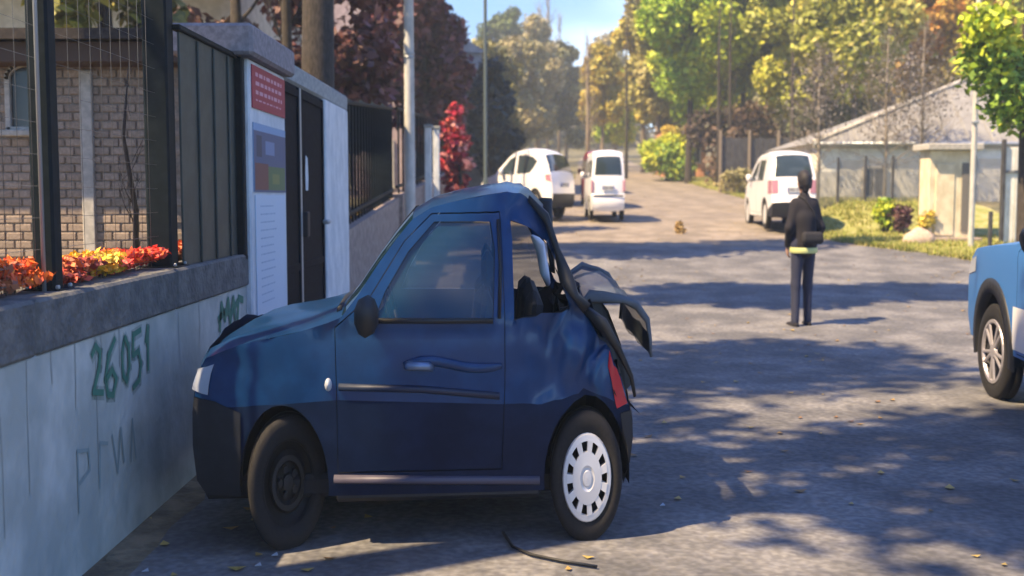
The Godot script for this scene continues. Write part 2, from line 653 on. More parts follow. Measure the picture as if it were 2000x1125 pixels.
func mirror(o: Node3D, c: Dictionary, l: float, h: float, m: Material) -> void:
	for sd in [-1.0, 1.0]:
		var st := begin(true)
		var w := car_w(c, l, h)
		tube(st, [Vector3(l, h - 0.02, sd * (w - 0.02)), Vector3(l, h, sd * (w + 0.06))], [0.03, 0.025], 6)
		tube(st, [Vector3(l, h + 0.01, sd * (w + 0.04)), Vector3(l, h + 0.015, sd * (w + 0.08)), Vector3(l, h + 0.02, sd * (w + 0.19)), Vector3(l, h + 0.01, sd * (w + 0.22))], [0.05, 0.085, 0.085, 0.05], 10)
		obj("wing_mirror", st, m, o)

func wrecked_car() -> void:
	var o := thing("wrecked_car", "wrecked dark blue three-door hatchback with its tail torn open, beside the graffiti wall", "car", Vector3(0.325, 0, -4.72 - 0.02))
	pose(180.0 + 3.0, SLIM)
	# car axes have their origin at the near rear wheel; the near side is z = -wm
	bake = bake * Transform3D(Basis.IDENTITY, Vector3(0, 0, 0.83))
	warp = func(p: Vector3) -> Vector3:
		var k := smoothstep(0.75, -0.1, p.x) * smoothstep(0.5, 0.8, p.y)
		var f := smoothstep(2.2, 2.9, p.x) * smoothstep(0.55, 0.8, p.y)
		var r := smoothstep(1.3, 1.46, p.y) * 0.5 * smoothstep(1.3, 0.4, p.x)
		var n := Vector3(dents.get_noise_3d(p.x * 90, p.y * 90, p.z * 60), dents.get_noise_3d(p.y * 90 + 50, p.z * 60, p.x * 90), dents.get_noise_3d(p.z * 60, p.x * 90 + 80, p.y * 90))
		k *= lerpf(0.35, 1.0, smoothstep(-0.35, -0.05, p.x))
		return p + n * (0.075 * k + 0.03 * f + 0.03 * r)
	var c := {
		"mid": 1.36, "half": 1.75, "wm": 0.83, "taper": 0.13, "belt": 0.97, "tum": 0.30, "floor": 0.2, "cell": 0.05, "wheel_r": 0.29, "tyre_w": 0.18, "steer": 0.42, "bare_front": true, "wheel_style": "cover",
		"prof": [[3.0, 0.24], [3.075, 0.30], [3.097, 0.45], [3.09, 0.59], [3.056, 0.676], [3.016, 0.772], [2.964, 0.815], [2.8, 0.862], [2.621, 0.889], [2.4, 0.918], [2.218, 0.944], [2.02, 0.978], [1.92, 1.0], [1.8, 1.085], [1.633, 1.226], [1.5, 1.325], [1.38, 1.405], [1.23, 1.455], [1.0, 1.487], [0.8, 1.503], [0.62, 1.513], [0.45, 1.49], [0.345, 1.41], [0.202, 1.25], [0.12, 1.12], [0.065, 1.02], [-0.008, 0.957], [-0.14, 0.86], [-0.262, 0.75], [-0.345, 0.608], [-0.378, 0.53], [-0.385, 0.45], [-0.365, 0.34], [-0.31, 0.24]],
		"arches": [[2.377, 0.29, 0.345], [0.0, 0.29, 0.345]],
		"doors": [[[1.965, 0.955], [1.955, 0.7], [1.955, 0.345], [0.685, 0.345], [0.66, 0.7], [0.66, 1.0], [0.69, 1.43], [1.23, 1.425], [1.44, 1.31], [1.7, 1.08]]],
		"glass": [["door_window", [[1.66, 0.99], [1.585, 1.10], [1.411, 1.265], [1.21, 1.39], [0.766, 1.39], [0.735, 1.268], [0.75, 0.985]], [-1.0, 1.0]], ["quarter_window", [[0.595, 1.385], [0.42, 1.36], [0.285, 1.262], [0.195, 1.131], [0.13, 0.984], [0.575, 0.985]], [1.0]]],
		"side_lamps": [["headlamp", [[3.03, 0.775], [3.075, 0.68], [2.95, 0.665], [2.90, 0.79]], M.lamp_glass], ["tail_lamp", [[-0.19, 0.80], [-0.262, 0.735], [-0.34, 0.60], [-0.25, 0.58]], M.tail_red]],
		"bumper_cuts": [[[2.72, 0.2], [3.2, 0.2], [3.2, 0.665], [2.9, 0.64], [2.70, 0.60]], [[-0.5, 0.2], [-0.34, 0.2], [-0.31, 0.42], [-0.28, 0.56], [-0.5, 0.58]]],
		"strips": [], "paint": M.blue_paint, "trim": M.bumper_dark, "pane": M.car_glass, "seats": [1.15, 0.72], "flank": [[-1, 0.1], [3.2, 0.1], [3.2, 0.60], [2.72, 0.625], [1.96, 0.655], [0.68, 0.625], [0.36, 0.62], [0.0, 0.66], [-0.4, 0.58], [-1, 0.5]], "flank_reflection": M.blue_flank,
	}
	c.strips = [["front_bumper", 0, 4, 0.09, M.bumper_dark, -0.004], ["grille_panel", 4, 6, 0.09, M.blue_paint], ["hood", 6, 12, 0.05, M.blue_paint], ["windscreen", 12, 16, 0.06, M.screen_glass], ["roof", 16, 22, 0.05, M.blue_paint], ["rear_bumper", 29, 33, 0.07, M.bumper_dark, -0.004]]
	car_body(o, c)
	mirror(o, c, 1.70, 1.0, M.black_plastic)
	var near := -1.0
	var st := begin(true)
	var w := func(l: float, h: float, e: float) -> Vector3: return Vector3(l, h, near * (car_w(c, l, h) + e))
	for q in [[[1.94, 0.71], [1.3, 0.695], [0.70, 0.66]]]:
		var pts := []
		for p in q:
			pts.append(w.call(p[0], p[1], 0.004))
		tube(st, pts, [0.016], 6)
	obj("side_moulding", st, M.blue_dark, o)
	st = begin(true)
	tube(st, [w.call(1.99, 0.315, 0.004), w.call(1.2, 0.30, 0.004), w.call(0.38, 0.285, 0.004)], [0.02], 6)
	obj("sill_trim", st, M.sill, o)
	boxed("door_sill", Vector3(1.18, 0.25, near * 0.735), Vector3(1.62, 0.09, 0.1), M.bumper_dark, o, 0.02)
	st = begin(true)
	tube(st, [w.call(1.43, 0.795, 0.0), w.call(1.40, 0.80, 0.03), w.call(1.25, 0.795, 0.03), w.call(1.22, 0.785, 0.0)], [0.018, 0.022, 0.02, 0.016], 7)
	obj("door_handle", st, M.handle_metal, o)
	st = begin(true)                               # the pressed crease along the door, bent by the crash
	var pts := []
	for k in 12:
		var l := lerpf(1.45, 0.68, k / 11.0)
		pts.append(w.call(l, 0.805 - 0.02 * smoothstep(0.2, 1.0, k / 11.0) + 0.010 * sin(k * 0.6), -0.001))
	tube(st, pts, [0.006, 0.016, 0.022, 0.024, 0.024, 0.024, 0.024, 0.024, 0.024, 0.022, 0.02, 0.012], 8, 0.7)
	obj("door_crease", st, M.blue_paint, o)
	st = begin(true)
	lathe(st, w.call(2.02, 0.72, 0.0), Vector3(0, 0, near), [Vector2(0.03, -0.01), Vector2(0.026, 0.012), Vector2(0.001, 0.02)], 12)
	obj("side_indicator", st, M.lamp_glass, o)
	st = begin(true)                               # black seal round the door window
	pts = []
	for p in [[1.66, 0.985], [1.2, 0.982], [0.75, 0.98]]:
		pts.append(w.call(p[0], p[1], 0.002))
	tube(st, pts, [0.012], 6)
	obj("window_seal", st, M.black_plastic, o)
	st = begin(true)
	tube(st, [w.call(0.70, 0.99, 0.004), w.call(0.69, 1.2, 0.004), w.call(0.70, 1.40, 0.004)], [0.014], 6)
	obj("window_seal", st, M.black_plastic, o)
	# seal and lining torn loose along the rear pillar, and the ragged edge of the tail
	st = begin(true)
	tube(st, [w.call(0.43, 1.475, 0.01), w.call(0.32, 1.40, 0.03), w.call(0.22, 1.27, 0.04), w.call(0.15, 1.12, 0.05), w.call(0.06, 1.04, 0.06), w.call(-0.02, 1.0, 0.03)], [0.02, 0.026, 0.03, 0.036, 0.042, 0.03], 7)
	obj("torn_seal", st, M.black_plastic, o)
	for far in [near, -near * 0.92]:
		st = begin(true)
		tube(st, [Vector3(-0.03, 0.98, far * 0.76), Vector3(-0.15, 0.93, far * 0.78), Vector3(-0.27, 0.83, far * 0.76), Vector3(-0.37, 0.72, far * 0.74), Vector3(-0.405, 0.63, far * 0.72)], [0.02, 0.026, 0.024, 0.02, 0.012], 6)
		obj("torn_tail_edge", st, M.black_plastic, o)
	st = begin(true)
	tube(st, [Vector3(0.30, 1.40, 0.6), Vector3(0.22, 1.47, 0.58), Vector3(0.17, 1.44, 0.56), Vector3(0.13, 1.28, 0.56), Vector3(0.10, 1.05, 0.66)], [0.02, 0.04, 0.06, 0.045, 0.03], 7)
	obj("crushed_rear_pillar", st, M.black_plastic, o)
	for layer in 3:                                  # metal of the tail, folded up into sharp creases
		var cr := RandomNumberGenerator.new()
		cr.seed = 41 + layer
		var g := []
		for i in 9:
			var row := []
			var t := i / 8.0
			for k in 13:
				var s := k / 12.0
				var o3 := Vector3(cr.randf_range(-0.07, 0.05), cr.randf_range(-0.05, 0.06), cr.randf_range(-0.05, 0.05))
				if k % 2 == i % 2:
					o3.x -= 0.045
				row.append(Vector3(lerpf(0.04, -0.33, t) + layer * 0.05, lerpf(1.0, 0.60, t) - layer * 0.03 + 0.05 * sin(t * PI), lerpf(-0.74, 0.72, s)) + o3)
			g.append(row)
		st = begin()
		for i in 8:
			for k in 12:
				if layer < 2 and cr.randf() < 0.22:
					continue
				quad(st, g[i][k], g[i + 1][k], g[i + 1][k + 1], g[i][k + 1])
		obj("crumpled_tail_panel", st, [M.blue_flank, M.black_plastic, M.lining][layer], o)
	# the tailgate, ripped off its hinges and folded out backwards
	var gate := Node3D.new()
	gate.name = "tailgate"
	o.add_child(gate)
	var arc := [Vector2(0.02, 1.0), Vector2(-0.08, 1.045), Vector2(-0.2, 1.065), Vector2(-0.34, 1.065), Vector2(-0.45, 1.04), Vector2(-0.53, 0.98), Vector2(-0.57, 0.89), Vector2(-0.565, 0.80)]
	st = begin(true)
	for i in arc.size() - 1:
		for k in 8:
			var z0 := lerpf(-0.62, 0.5, k / 8.0)
			var z1 := lerpf(-0.62, 0.5, (k + 1) / 8.0)
			quad(st, Vector3(arc[i].x, arc[i].y + 0.05 * z0, z0), Vector3(arc[i + 1].x, arc[i + 1].y + 0.05 * z0, z0), Vector3(arc[i + 1].x, arc[i + 1].y + 0.05 * z1, z1), Vector3(arc[i].x, arc[i].y + 0.05 * z1, z1))
	obj("rear_glass", st, M.hatch_glass, gate)
	for e in [[-0.62, -0.03], [0.5, 0.025]]:
		st = begin(true)
		pts = []
		for p in arc:
			pts.append(Vector3(p.x, p.y + e[1], e[0]))
		tube(st, pts, [0.014, 0.018, 0.02, 0.02, 0.02, 0.018, 0.016, 0.014], 6)
		obj("tailgate_frame", st, M.hatch_grey, gate)
	st = begin(true)
	for i in 9:                                      # dark lower lip of the gate
		var z0 := lerpf(-0.62, 0.5, i / 9.0)
		var z1 := lerpf(-0.62, 0.5, (i + 1) / 9.0)
		quad(st, Vector3(-0.575, 0.90 + 0.05 * z0, z0), Vector3(-0.583, 0.80 + 0.05 * z0, z0), Vector3(-0.583, 0.80 + 0.05 * z1, z1), Vector3(-0.575, 0.90 + 0.05 * z1, z1))
	obj("tailgate_lip", st, M.hatch_grey, gate)
	st = begin()
	prism(st, Vector3(0, 0, -0.60), Vector3.RIGHT, Vector3.UP, [Vector2(-0.02, 0.99), Vector2(-0.14, 1.03), Vector2(-0.23, 0.98), Vector2(-0.33, 0.83), Vector2(-0.40, 0.66), Vector2(-0.36, 0.63), Vector2(-0.28, 0.75), Vector2(-0.13, 0.90)], 0.05)
	obj("tailgate_skin", st, M.black_plastic, gate)
	# inside: pale head lining torn loose, steering wheel, dashboard, parcel shelf
	st = begin(true)
	tube(st, [Vector3(0.33, 1.28, 0.42), Vector3(0.25, 1.22, 0.44), Vector3(0.19, 1.12, 0.46), Vector3(0.16, 1.0, 0.47)], [0.02, 0.05, 0.05, 0.02], 8)
	obj("torn_lining", st, M.pale_lining, o)
	boxed("dashboard", Vector3(1.9, 0.86, 0), Vector3(0.45, 0.2, 1.3), M.lining, o, 0.06)
	st = begin(true)
	pts = []
	for k in 17:
		var a := TAU * k / 16.0
		pts.append(Vector3(1.6 + sin(a) * 0.07, 0.97 + sin(a) * 0.17, -0.36 + cos(a) * 0.18))
	tube(st, pts, [0.016], 6)
	obj("steering_wheel", st, M.black_plastic, o)
	for k in 3:                                    # buckled edge of the bonnet and bits at the windscreen foot
		pass
	st = begin(true)
	tube(st, [Vector3(1.97, 1.01, -0.66), Vector3(2.0, 1.02, -0.2), Vector3(1.99, 1.02, 0.3), Vector3(1.96, 1.01, 0.64)], [0.02, 0.03, 0.03, 0.02], 6)
	obj("windscreen_wiper", st, M.black_plastic, o)
	warp = null
	bake = Transform3D.IDENTITY
	return

# the three white cars and the police car share this shape: a five-door body from a few measures
func street_car(o: Node3D, heading: float, c: Dictionary, pillar: float) -> void:
	pose(heading, c.get("narrow", SLIM))
	bake = bake * Transform3D(Basis.IDENTITY, Vector3(-c.mid, 0, 0))
	car_body(o, c)
	bake = Transform3D.IDENTITY

func minivan(called: String, label: String, at: Vector3, paint: Material) -> void:
	var o := thing(called, label, "van", at)
	pose(90.0 - 2.0, SLIM)
	bake = bake * Transform3D(Basis.IDENTITY, Vector3(-1.0, 0, 0))
	var c := {
		"mid": 1.1, "half": 1.72, "wm": 0.76, "taper": 0.10, "belt": 0.93, "tum": 0.20, "floor": 0.24, "wheel_r": 0.27, "tyre_w": 0.17, "steer": 0.0, "wheel_style": "disc",
		"prof": [[2.75, 0.25], [2.80, 0.45], [2.78, 0.75], [2.6, 0.95], [2.3, 1.1], [1.95, 1.40], [1.7, 1.50], [1.0, 1.56], [0.2, 1.565], [-0.35, 1.54], [-0.47, 1.49], [-0.55, 1.35], [-0.60, 1.02], [-0.62, 0.90], [-0.62, 0.60], [-0.66, 0.55], [-0.66, 0.33], [-0.60, 0.24]],
		"arches": [[2.25, 0.27, 0.31], [0.0, 0.27, 0.31]],
		"doors": [[[1.95, 0.35], [1.05, 0.32], [1.05, 1.44], [1.85, 1.38], [2.0, 1.1]], [[1.03, 0.32], [0.35, 0.32], [0.3, 0.6], [0.1, 0.7], [0.1, 1.44], [1.03, 1.44]]],
		"glass": [["side_window", [[1.9, 1.0], [1.75, 1.33], [1.1, 1.38], [1.1, 0.98]], [-1.0, 1.0]], ["side_window", [[0.98, 0.98], [0.98, 1.38], [0.15, 1.38], [0.15, 0.98]], [-1.0, 1.0]], ["side_window", [[0.05, 0.98], [0.05, 1.38], [-0.4, 1.35], [-0.45, 1.0]], [-1.0, 1.0]]],
		"side_lamps": [["tail_lamp", [[-0.54, 0.62], [-0.54, 0.9], [-0.62, 0.9], [-0.62, 0.62]], M.tail_red], ["headlamp", [[2.5, 0.7], [2.5, 0.85], [2.7, 0.83], [2.77, 0.7]], M.lamp_glass]],
		"bumper_cuts": [], "strips": [], "paint": paint, "trim": M.bumper_dark, "pane": M.dark_glass, "seats": [1.2],
	}
	c.strips = [["front_panel", 0, 3, 0.05, paint], ["hood", 3, 4, 0.04, paint], ["windscreen", 4, 6, 0.05, M.dark_glass], ["roof", 6, 10, 0.05, paint], ["tailgate_frame", 10, 12, 0.05, paint], ["tailgate", 12, 14, 0.05, paint], ["rear_bumper", 14, 17, 0.05, paint]]
	car_body(o, c)
	var st := begin(true)
	rear_patch(st, c, [Vector2(-0.505, 1.42), Vector2(-0.55, 1.35), Vector2(-0.575, 1.22), Vector2(-0.597, 1.02)], 0.05, 0.84)
	obj("rear_window", st, M.dark_glass, o)
	st = begin(true)
	rear_patch(st, c, [Vector2(-0.664, 0.58), Vector2(-0.668, 0.545)], 0.052, 0.96)
	obj("bumper_groove", st, M.bumper_dark, o)
	plate(o, -0.70, 0.74, -1.0, "")
	mirror(o, c, 1.85, 1.05, paint)
	for sd in [-1.0, 1.0]:
		boxed("tail_lamp", Vector3(-0.635, 0.78, sd * 0.66), Vector3(0.05, 0.26, 0.11), M.lamp_rose, o, 0.02)
	bake = Transform3D.IDENTITY

func rear_patch(st: SurfaceTool, c: Dictionary, pts: Array, crown: float, frac: float) -> void:
	strip(st, c, pts, crown, 0, pts.size() - 1, -0.006, -frac, frac)

func white_suv() -> void:
	var o := thing("white_suv", "white crossover parked on the left behind the wrecked car's roof", "car", spot(0.36, -27.4))
	pose(180.0 - 42.0, SLIM)
	bake = bake * Transform3D(Basis.IDENTITY, Vector3(-1.2, 0, 0))
	var c := {
		"mid": 1.25, "half": 2.15, "wm": 0.9, "taper": 0.14, "belt": 1.02, "tum": 0.36, "floor": 0.26, "wheel_r": 0.34, "tyre_w": 0.22, "steer": 0.0, "wheel_style": "alloy",
		"prof": [[3.3, 0.30], [3.38, 0.45], [3.38, 0.7], [3.25, 0.86], [2.9, 0.98], [2.35, 1.06], [1.9, 1.3], [1.5, 1.50], [1.2, 1.58], [0.7, 1.62], [0.2, 1.60], [-0.2, 1.54], [-0.42, 1.47], [-0.60, 1.28], [-0.74, 1.08], [-0.82, 0.95], [-0.86, 0.75], [-0.88, 0.6], [-0.86, 0.42], [-0.78, 0.32]],
		"arches": [[2.62, 0.34, 0.39], [0.0, 0.34, 0.39]],
		"doors": [[[2.1, 0.38], [1.12, 0.36], [1.10, 1.52], [1.45, 1.48], [2.15, 1.06]], [[1.10, 0.36], [0.46, 0.36], [0.40, 0.6], [0.2, 0.75], [0.12, 1.1], [0.2, 1.5], [1.08, 1.53]]],
		"glass": [["side_window", [[2.02, 1.06], [1.85, 1.22], [1.5, 1.42], [1.17, 1.49], [1.17, 1.05]], [-1.0, 1.0]], ["side_window", [[1.03, 1.06], [1.03, 1.5], [0.6, 1.5], [0.2, 1.44], [-0.05, 1.34], [0.1, 1.2], [0.3, 1.08]], [-1.0, 1.0]]],
		"side_lamps": [["tail_lamp", [[-0.52, 1.02], [-0.56, 0.9], [-0.82, 0.86], [-0.76, 1.04]], M.lamp_rose], ["headlamp", [[2.9, 0.78], [2.85, 0.9], [3.15, 0.87], [3.3, 0.72]], M.lamp_glass]],
		"bumper_cuts": [[[-0.95, 0.2], [-0.3, 0.2], [-0.44, 0.42], [-0.95, 0.46]]], "strips": [], "paint": M.white_paint, "trim": M.bumper_dark, "pane": M.dark_glass, "seats": [1.6, 0.7],
	}
	c.strips = [["front_bumper", 0, 3, 0.08, M.white_paint], ["hood", 3, 5, 0.05, M.white_paint], ["windscreen", 5, 8, 0.05, M.dark_glass], ["roof", 8, 12, 0.05, M.white_paint], ["rear_window", 12, 14, 0.05, M.dark_glass], ["tailgate", 14, 17, 0.06, M.white_paint], ["rear_bumper", 17, 19, 0.06, M.bumper_dark]]
	car_body(o, c)
	mirror(o, c, 1.85, 1.1, M.white_paint)
	plate(o, -0.95, 0.8, -1.0, "")
	bake = Transform3D.IDENTITY

func white_hatchback() -> void:
	var o := thing("white_hatchback", "white compact car parked at the right verge with a dark rear window", "car", spot(5.66, -24.0))
	pose(90.0 - 7.0, SLIM)
	bake = bake * Transform3D(Basis.IDENTITY, Vector3(-1.1, 0, 0))
	var c := {
		"mid": 1.2, "half": 1.9, "wm": 0.85, "taper": 0.10, "belt": 0.98, "tum": 0.34, "floor": 0.24, "wheel_r": 0.31, "tyre_w": 0.2, "steer": 0.0, "wheel_style": "disc",
		"prof": [[3.0, 0.27], [3.08, 0.45], [3.05, 0.72], [2.85, 0.88], [2.3, 1.0], [1.85, 1.28], [1.5, 1.47], [1.1, 1.54], [0.4, 1.56], [-0.1, 1.53], [-0.35, 1.49], [-0.48, 1.38], [-0.58, 1.2], [-0.66, 1.0], [-0.69, 0.85], [-0.70, 0.62], [-0.74, 0.55], [-0.74, 0.4], [-0.66, 0.27]],
		"arches": [[2.45, 0.31, 0.35], [0.0, 0.31, 0.35]],
		"doors": [[[2.02, 0.36], [1.10, 0.34], [1.08, 1.46], [1.45, 1.42], [2.06, 1.0]], [[1.07, 0.34], [0.42, 0.34], [0.36, 0.6], [0.2, 0.72], [0.12, 1.0], [0.15, 1.44], [1.05, 1.47]]],
		"glass": [["side_window", [[1.95, 1.0], [1.75, 1.18], [1.42, 1.37], [1.15, 1.42], [1.15, 1.0]], [-1.0, 1.0]], ["side_window", [[1.0, 1.0], [1.0, 1.43], [0.25, 1.41], [0.2, 1.0]], [-1.0, 1.0]]],
		"side_lamps": [["tail_lamp", [[-0.34, 0.98], [-0.36, 0.72], [-0.69, 0.72], [-0.66, 0.99]], M.lamp_rose], ["headlamp", [[2.7, 0.72], [2.65, 0.86], [2.85, 0.86], [3.03, 0.7]], M.lamp_glass]],
		"bumper_cuts": [[[-0.8, 0.2], [-0.3, 0.2], [-0.4, 0.42], [-0.8, 0.54]]], "strips": [], "paint": M.white_paint, "trim": M.bumper_dark, "pane": M.dark_glass, "seats": [1.5, 0.6],
	}
	c.strips = [["front_bumper", 0, 2, 0.08, M.white_paint], ["hood", 2, 4, 0.05, M.white_paint], ["windscreen", 4, 7, 0.05, M.dark_glass], ["roof", 7, 10, 0.05, M.white_paint], ["tailgate_frame", 10, 13, 0.05, M.white_paint], ["tailgate", 13, 16, 0.06, M.white_paint], ["rear_bumper", 16, 18, 0.06, M.bumper_dark]]
	car_body(o, c)
	var st := begin(true)
	rear_patch(st, c, [Vector2(-0.40, 1.455), Vector2(-0.48, 1.38), Vector2(-0.58, 1.2), Vector2(-0.645, 1.04)], 0.05, 0.88)
	obj("rear_window", st, M.dark_glass, o)
	for sd in [-1.0, 1.0]:
		st = begin(true)
		strip(st, c, [Vector2(-0.665, 0.99), Vector2(-0.69, 0.85), Vector2(-0.7, 0.73)], 0.05, 0, 2, -0.008, sd * 0.72, sd * 0.995)
		obj("tail_lamp", st, M.lamp_rose, o)
	plate(o, -0.77, 0.80, -1.0, "")
	mirror(o, c, 1.8, 1.05, M.white_paint)
	bake = Transform3D.IDENTITY

func police_car() -> void:
	var o := thing("police_car", "light blue and white police off-roader, only front wheel and wing in view", "car", Vector3(3.85, 0, -6.74))
	pose(90.0 - 13.0, SLIM)
	var c := {
		"mid": 0.1, "half": 2.12, "wm": 0.9, "taper": 0.10, "belt": 1.08, "tum": 0.26, "floor": 0.32, "wheel_r": 0.355, "tyre_w": 0.22, "steer": 0.06, "wheel_style": "alloy",
		"prof": [[2.1, 0.40], [2.2, 0.55], [2.2, 0.85], [2.1, 1.02], [1.9, 1.1], [1.4, 1.14], [0.9, 1.17], [0.72, 1.2], [0.4, 1.45], [0.1, 1.64], [-0.3, 1.70], [-1.4, 1.70], [-1.72, 1.66], [-1.85, 1.4], [-1.95, 1.1], [-2.0, 0.85], [-2.02, 0.55], [-1.9, 0.38]],
		"arches": [[1.4, 0.36, 0.44], [-1.2, 0.36, 0.44]],
		"doors": [[[0.78, 0.42], [-0.28, 0.42], [-0.28, 1.6], [0.1, 1.56], [0.80, 1.12]], [[-0.31, 0.42], [-0.72, 0.42], [-0.78, 0.7], [-0.95, 0.85], [-1.15, 1.1], [-1.15, 1.6], [-0.31, 1.61]]],
		"glass": [["side_window", [[0.62, 1.16], [0.1, 1.52], [-0.22, 1.56], [-0.22, 1.15]], [-1.0, 1.0]], ["side_window", [[-0.37, 1.15], [-0.37, 1.56], [-1.08, 1.56], [-1.08, 1.15]], [-1.0, 1.0]]],
		"side_lamps": [["tail_lamp", [[-1.75, 0.8], [-1.75, 1.05], [-1.95, 1.05], [-2.0, 0.82]], M.tail_red]],
		"bumper_cuts": [], "strips": [], "paint": M.police_blue, "trim": M.bumper_dark, "pane": M.car_glass, "seats": [0.0, -0.8],
	}
	c.strips = [["front_bumper", 0, 2, 0.06, M.bumper_dark], ["grille_panel", 2, 4, 0.05, M.police_blue], ["hood", 4, 7, 0.05, M.police_blue], ["windscreen", 7, 9, 0.05, M.car_glass], ["roof", 9, 12, 0.05, M.white_paint], ["rear_window", 12, 14, 0.05, M.car_glass], ["tailgate", 14, 15, 0.05, M.police_blue], ["rear_bumper", 15, 17, 0.05, M.bumper_dark]]
	car_body(o, c)
	var st: SurfaceTool
	for a in c.arches:                             # black cladding round the wheel openings
		for sd in [-1.0, 1.0]:
			st = begin(true)
			for k in 20:
				var a0 := PI * (k / 20.0) * 1.1 - 0.16
				var a1 := PI * ((k + 1) / 20.0) * 1.1 - 0.16
				var q := []
				for e in [[a0, 0.435], [a1, 0.435], [a1, 0.54], [a0, 0.54]]:
					var l: float = a[0] + cos(e[0]) * e[1]
					var h: float = a[1] + sin(e[0]) * e[1]
					q.append(Vector3(l, h, sd * (car_w(c, l, h) + 0.022)))
				facing(st, q, Vector3(0, 0, sd))
				facing(st, [q[0], q[1], q[1] - Vector3(0, 0, sd * 0.1), q[0] - Vector3(0, 0, sd * 0.1)], Vector3(a[0], a[1], 0) - Vector3(q[0].x, q[0].y, 0))
				facing(st, [q[3], q[2], q[2] - Vector3(0, 0, sd * 0.03), q[3] - Vector3(0, 0, sd * 0.03)], Vector3(q[0].x, q[0].y, 0) - Vector3(a[0], a[1], 0))
			obj("wheel_arch_cladding", st, M.black_plastic, o)
	for sd in [-1.0, 1.0]:                           # the white band along the flank
		st = begin(true)
		skin(st, c, poly([[0.88, 0.44], [-0.66, 0.44], [-0.72, 0.74], [0.86, 0.74]]), [], -0.006, [sd])
		obj("white_flank_band", st, M.white_paint, o)
		st = begin(true)
		skin(st, c, poly([[1.92, 0.92], [1.92, 1.04], [2.1, 1.0], [2.19, 0.88]]), [], -0.008, [sd], 0.06)
		obj("headlamp", st, M.lamp_glass, o)
	mirror(o, c, 0.36, 1.2, M.black_plastic)
	boxed("roof_light_bar", Vector3(-0.3, 1.80, 0), Vector3(0.22, 0.1, 1.1), M.beacon, o, 0.03)
	bake = Transform3D.IDENTITY

# ---------------------------------------------------------------- the person
# bones: [from, to, radius at from, radius at to]; their distances are joined with a smooth minimum and meshed as surface nets
func body(st: SurfaceTool, bones: Array, cell: float, blend: float) -> void:
	var lo: Vector3 = bones[0][0]
	var hi := lo
	for b in bones:
		for k in 2:
			var r: float = b[2 + k] + blend + cell * 3.0
			lo = lo.min(b[k] - Vector3.ONE * r)
			hi = hi.max(b[k] + Vector3.ONE * r)
	var n := Vector3i(((hi - lo) / cell).ceil()) + Vector3i.ONE
	var f := PackedFloat32Array()
	f.resize(n.x * n.y * n.z)
	f.fill(1.0)
	for b in bones:
		var a: Vector3 = b[0]
		var ab: Vector3 = b[1] - a
		var l2 := maxf(ab.length_squared(), 1e-9)
		var rr: float = maxf(b[2], b[3]) + blend + cell * 2.0
		var i0 := Vector3i(((a.min(b[1]) - Vector3.ONE * rr - lo) / cell).floor()).clamp(Vector3i.ZERO, n - Vector3i.ONE)
		var i1 := Vector3i(((a.max(b[1]) + Vector3.ONE * rr - lo) / cell).ceil()).clamp(Vector3i.ZERO, n - Vector3i.ONE)
		for z in range(i0.z, i1.z + 1):
			for y in range(i0.y, i1.y + 1):
				for x in range(i0.x, i1.x + 1):
					var p := lo + Vector3(x, y, z) * cell
					var t := clampf((p - a).dot(ab) / l2, 0.0, 1.0)
					var d: float = p.distance_to(a + ab * t) - lerpf(b[2], b[3], t)
					var q := x + n.x * (y + n.y * z)
					var o := f[q]
					var h := maxf(blend - absf(o - d), 0.0) / blend
					f[q] = minf(o, d) - h * h * blend * 0.25
	var at := {}
	var corner := [Vector3i(0, 0, 0), Vector3i(1, 0, 0), Vector3i(0, 1, 0), Vector3i(1, 1, 0), Vector3i(0, 0, 1), Vector3i(1, 0, 1), Vector3i(0, 1, 1), Vector3i(1, 1, 1)]
	var edge := [[0, 1], [2, 3], [4, 5], [6, 7], [0, 2], [1, 3], [4, 6], [5, 7], [0, 4], [1, 5], [2, 6], [3, 7]]
	var step := [0, 1, n.x, n.x + 1, n.x * n.y, n.x * n.y + 1, n.x * n.y + n.x, n.x * n.y + n.x + 1]
	for z in n.z - 1:
		for y in n.y - 1:
			for x in n.x - 1:
				var q := x + n.x * (y + n.y * z)
				var neg := 0
				for k in 8:
					if f[q + step[k]] < 0.0:
						neg += 1
				if neg == 0 or neg == 8:
					continue
				var sum := Vector3.ZERO
				var m := 0
				for e in edge:
					var v0 := f[q + step[e[0]]]
					var v1 := f[q + step[e[1]]]
					if (v0 < 0.0) != (v1 < 0.0):
						sum += Vector3(corner[e[0]]).lerp(Vector3(corner[e[1]]), v0 / (v0 - v1))
						m += 1
				at[q] = lo + (Vector3(x, y, z) + sum / m) * cell
	for q in at:
		for ax in 3:
			var s: int = [1, n.x, n.x * n.y][ax]
			var u: int = [n.x, n.x * n.y, 1][ax]
			var v: int = [n.x * n.y, 1, n.x][ax]
			if (f[q] < 0.0) == (f[q + s] < 0.0) or not (at.has(q - u) and at.has(q - v) and at.has(q - u - v)):
				continue
			if f[q] < 0.0:
				quad(st, at[q], at[q - v], at[q - u - v], at[q - u])
			else:
				quad(st, at[q], at[q - u], at[q - u - v], at[q - v])

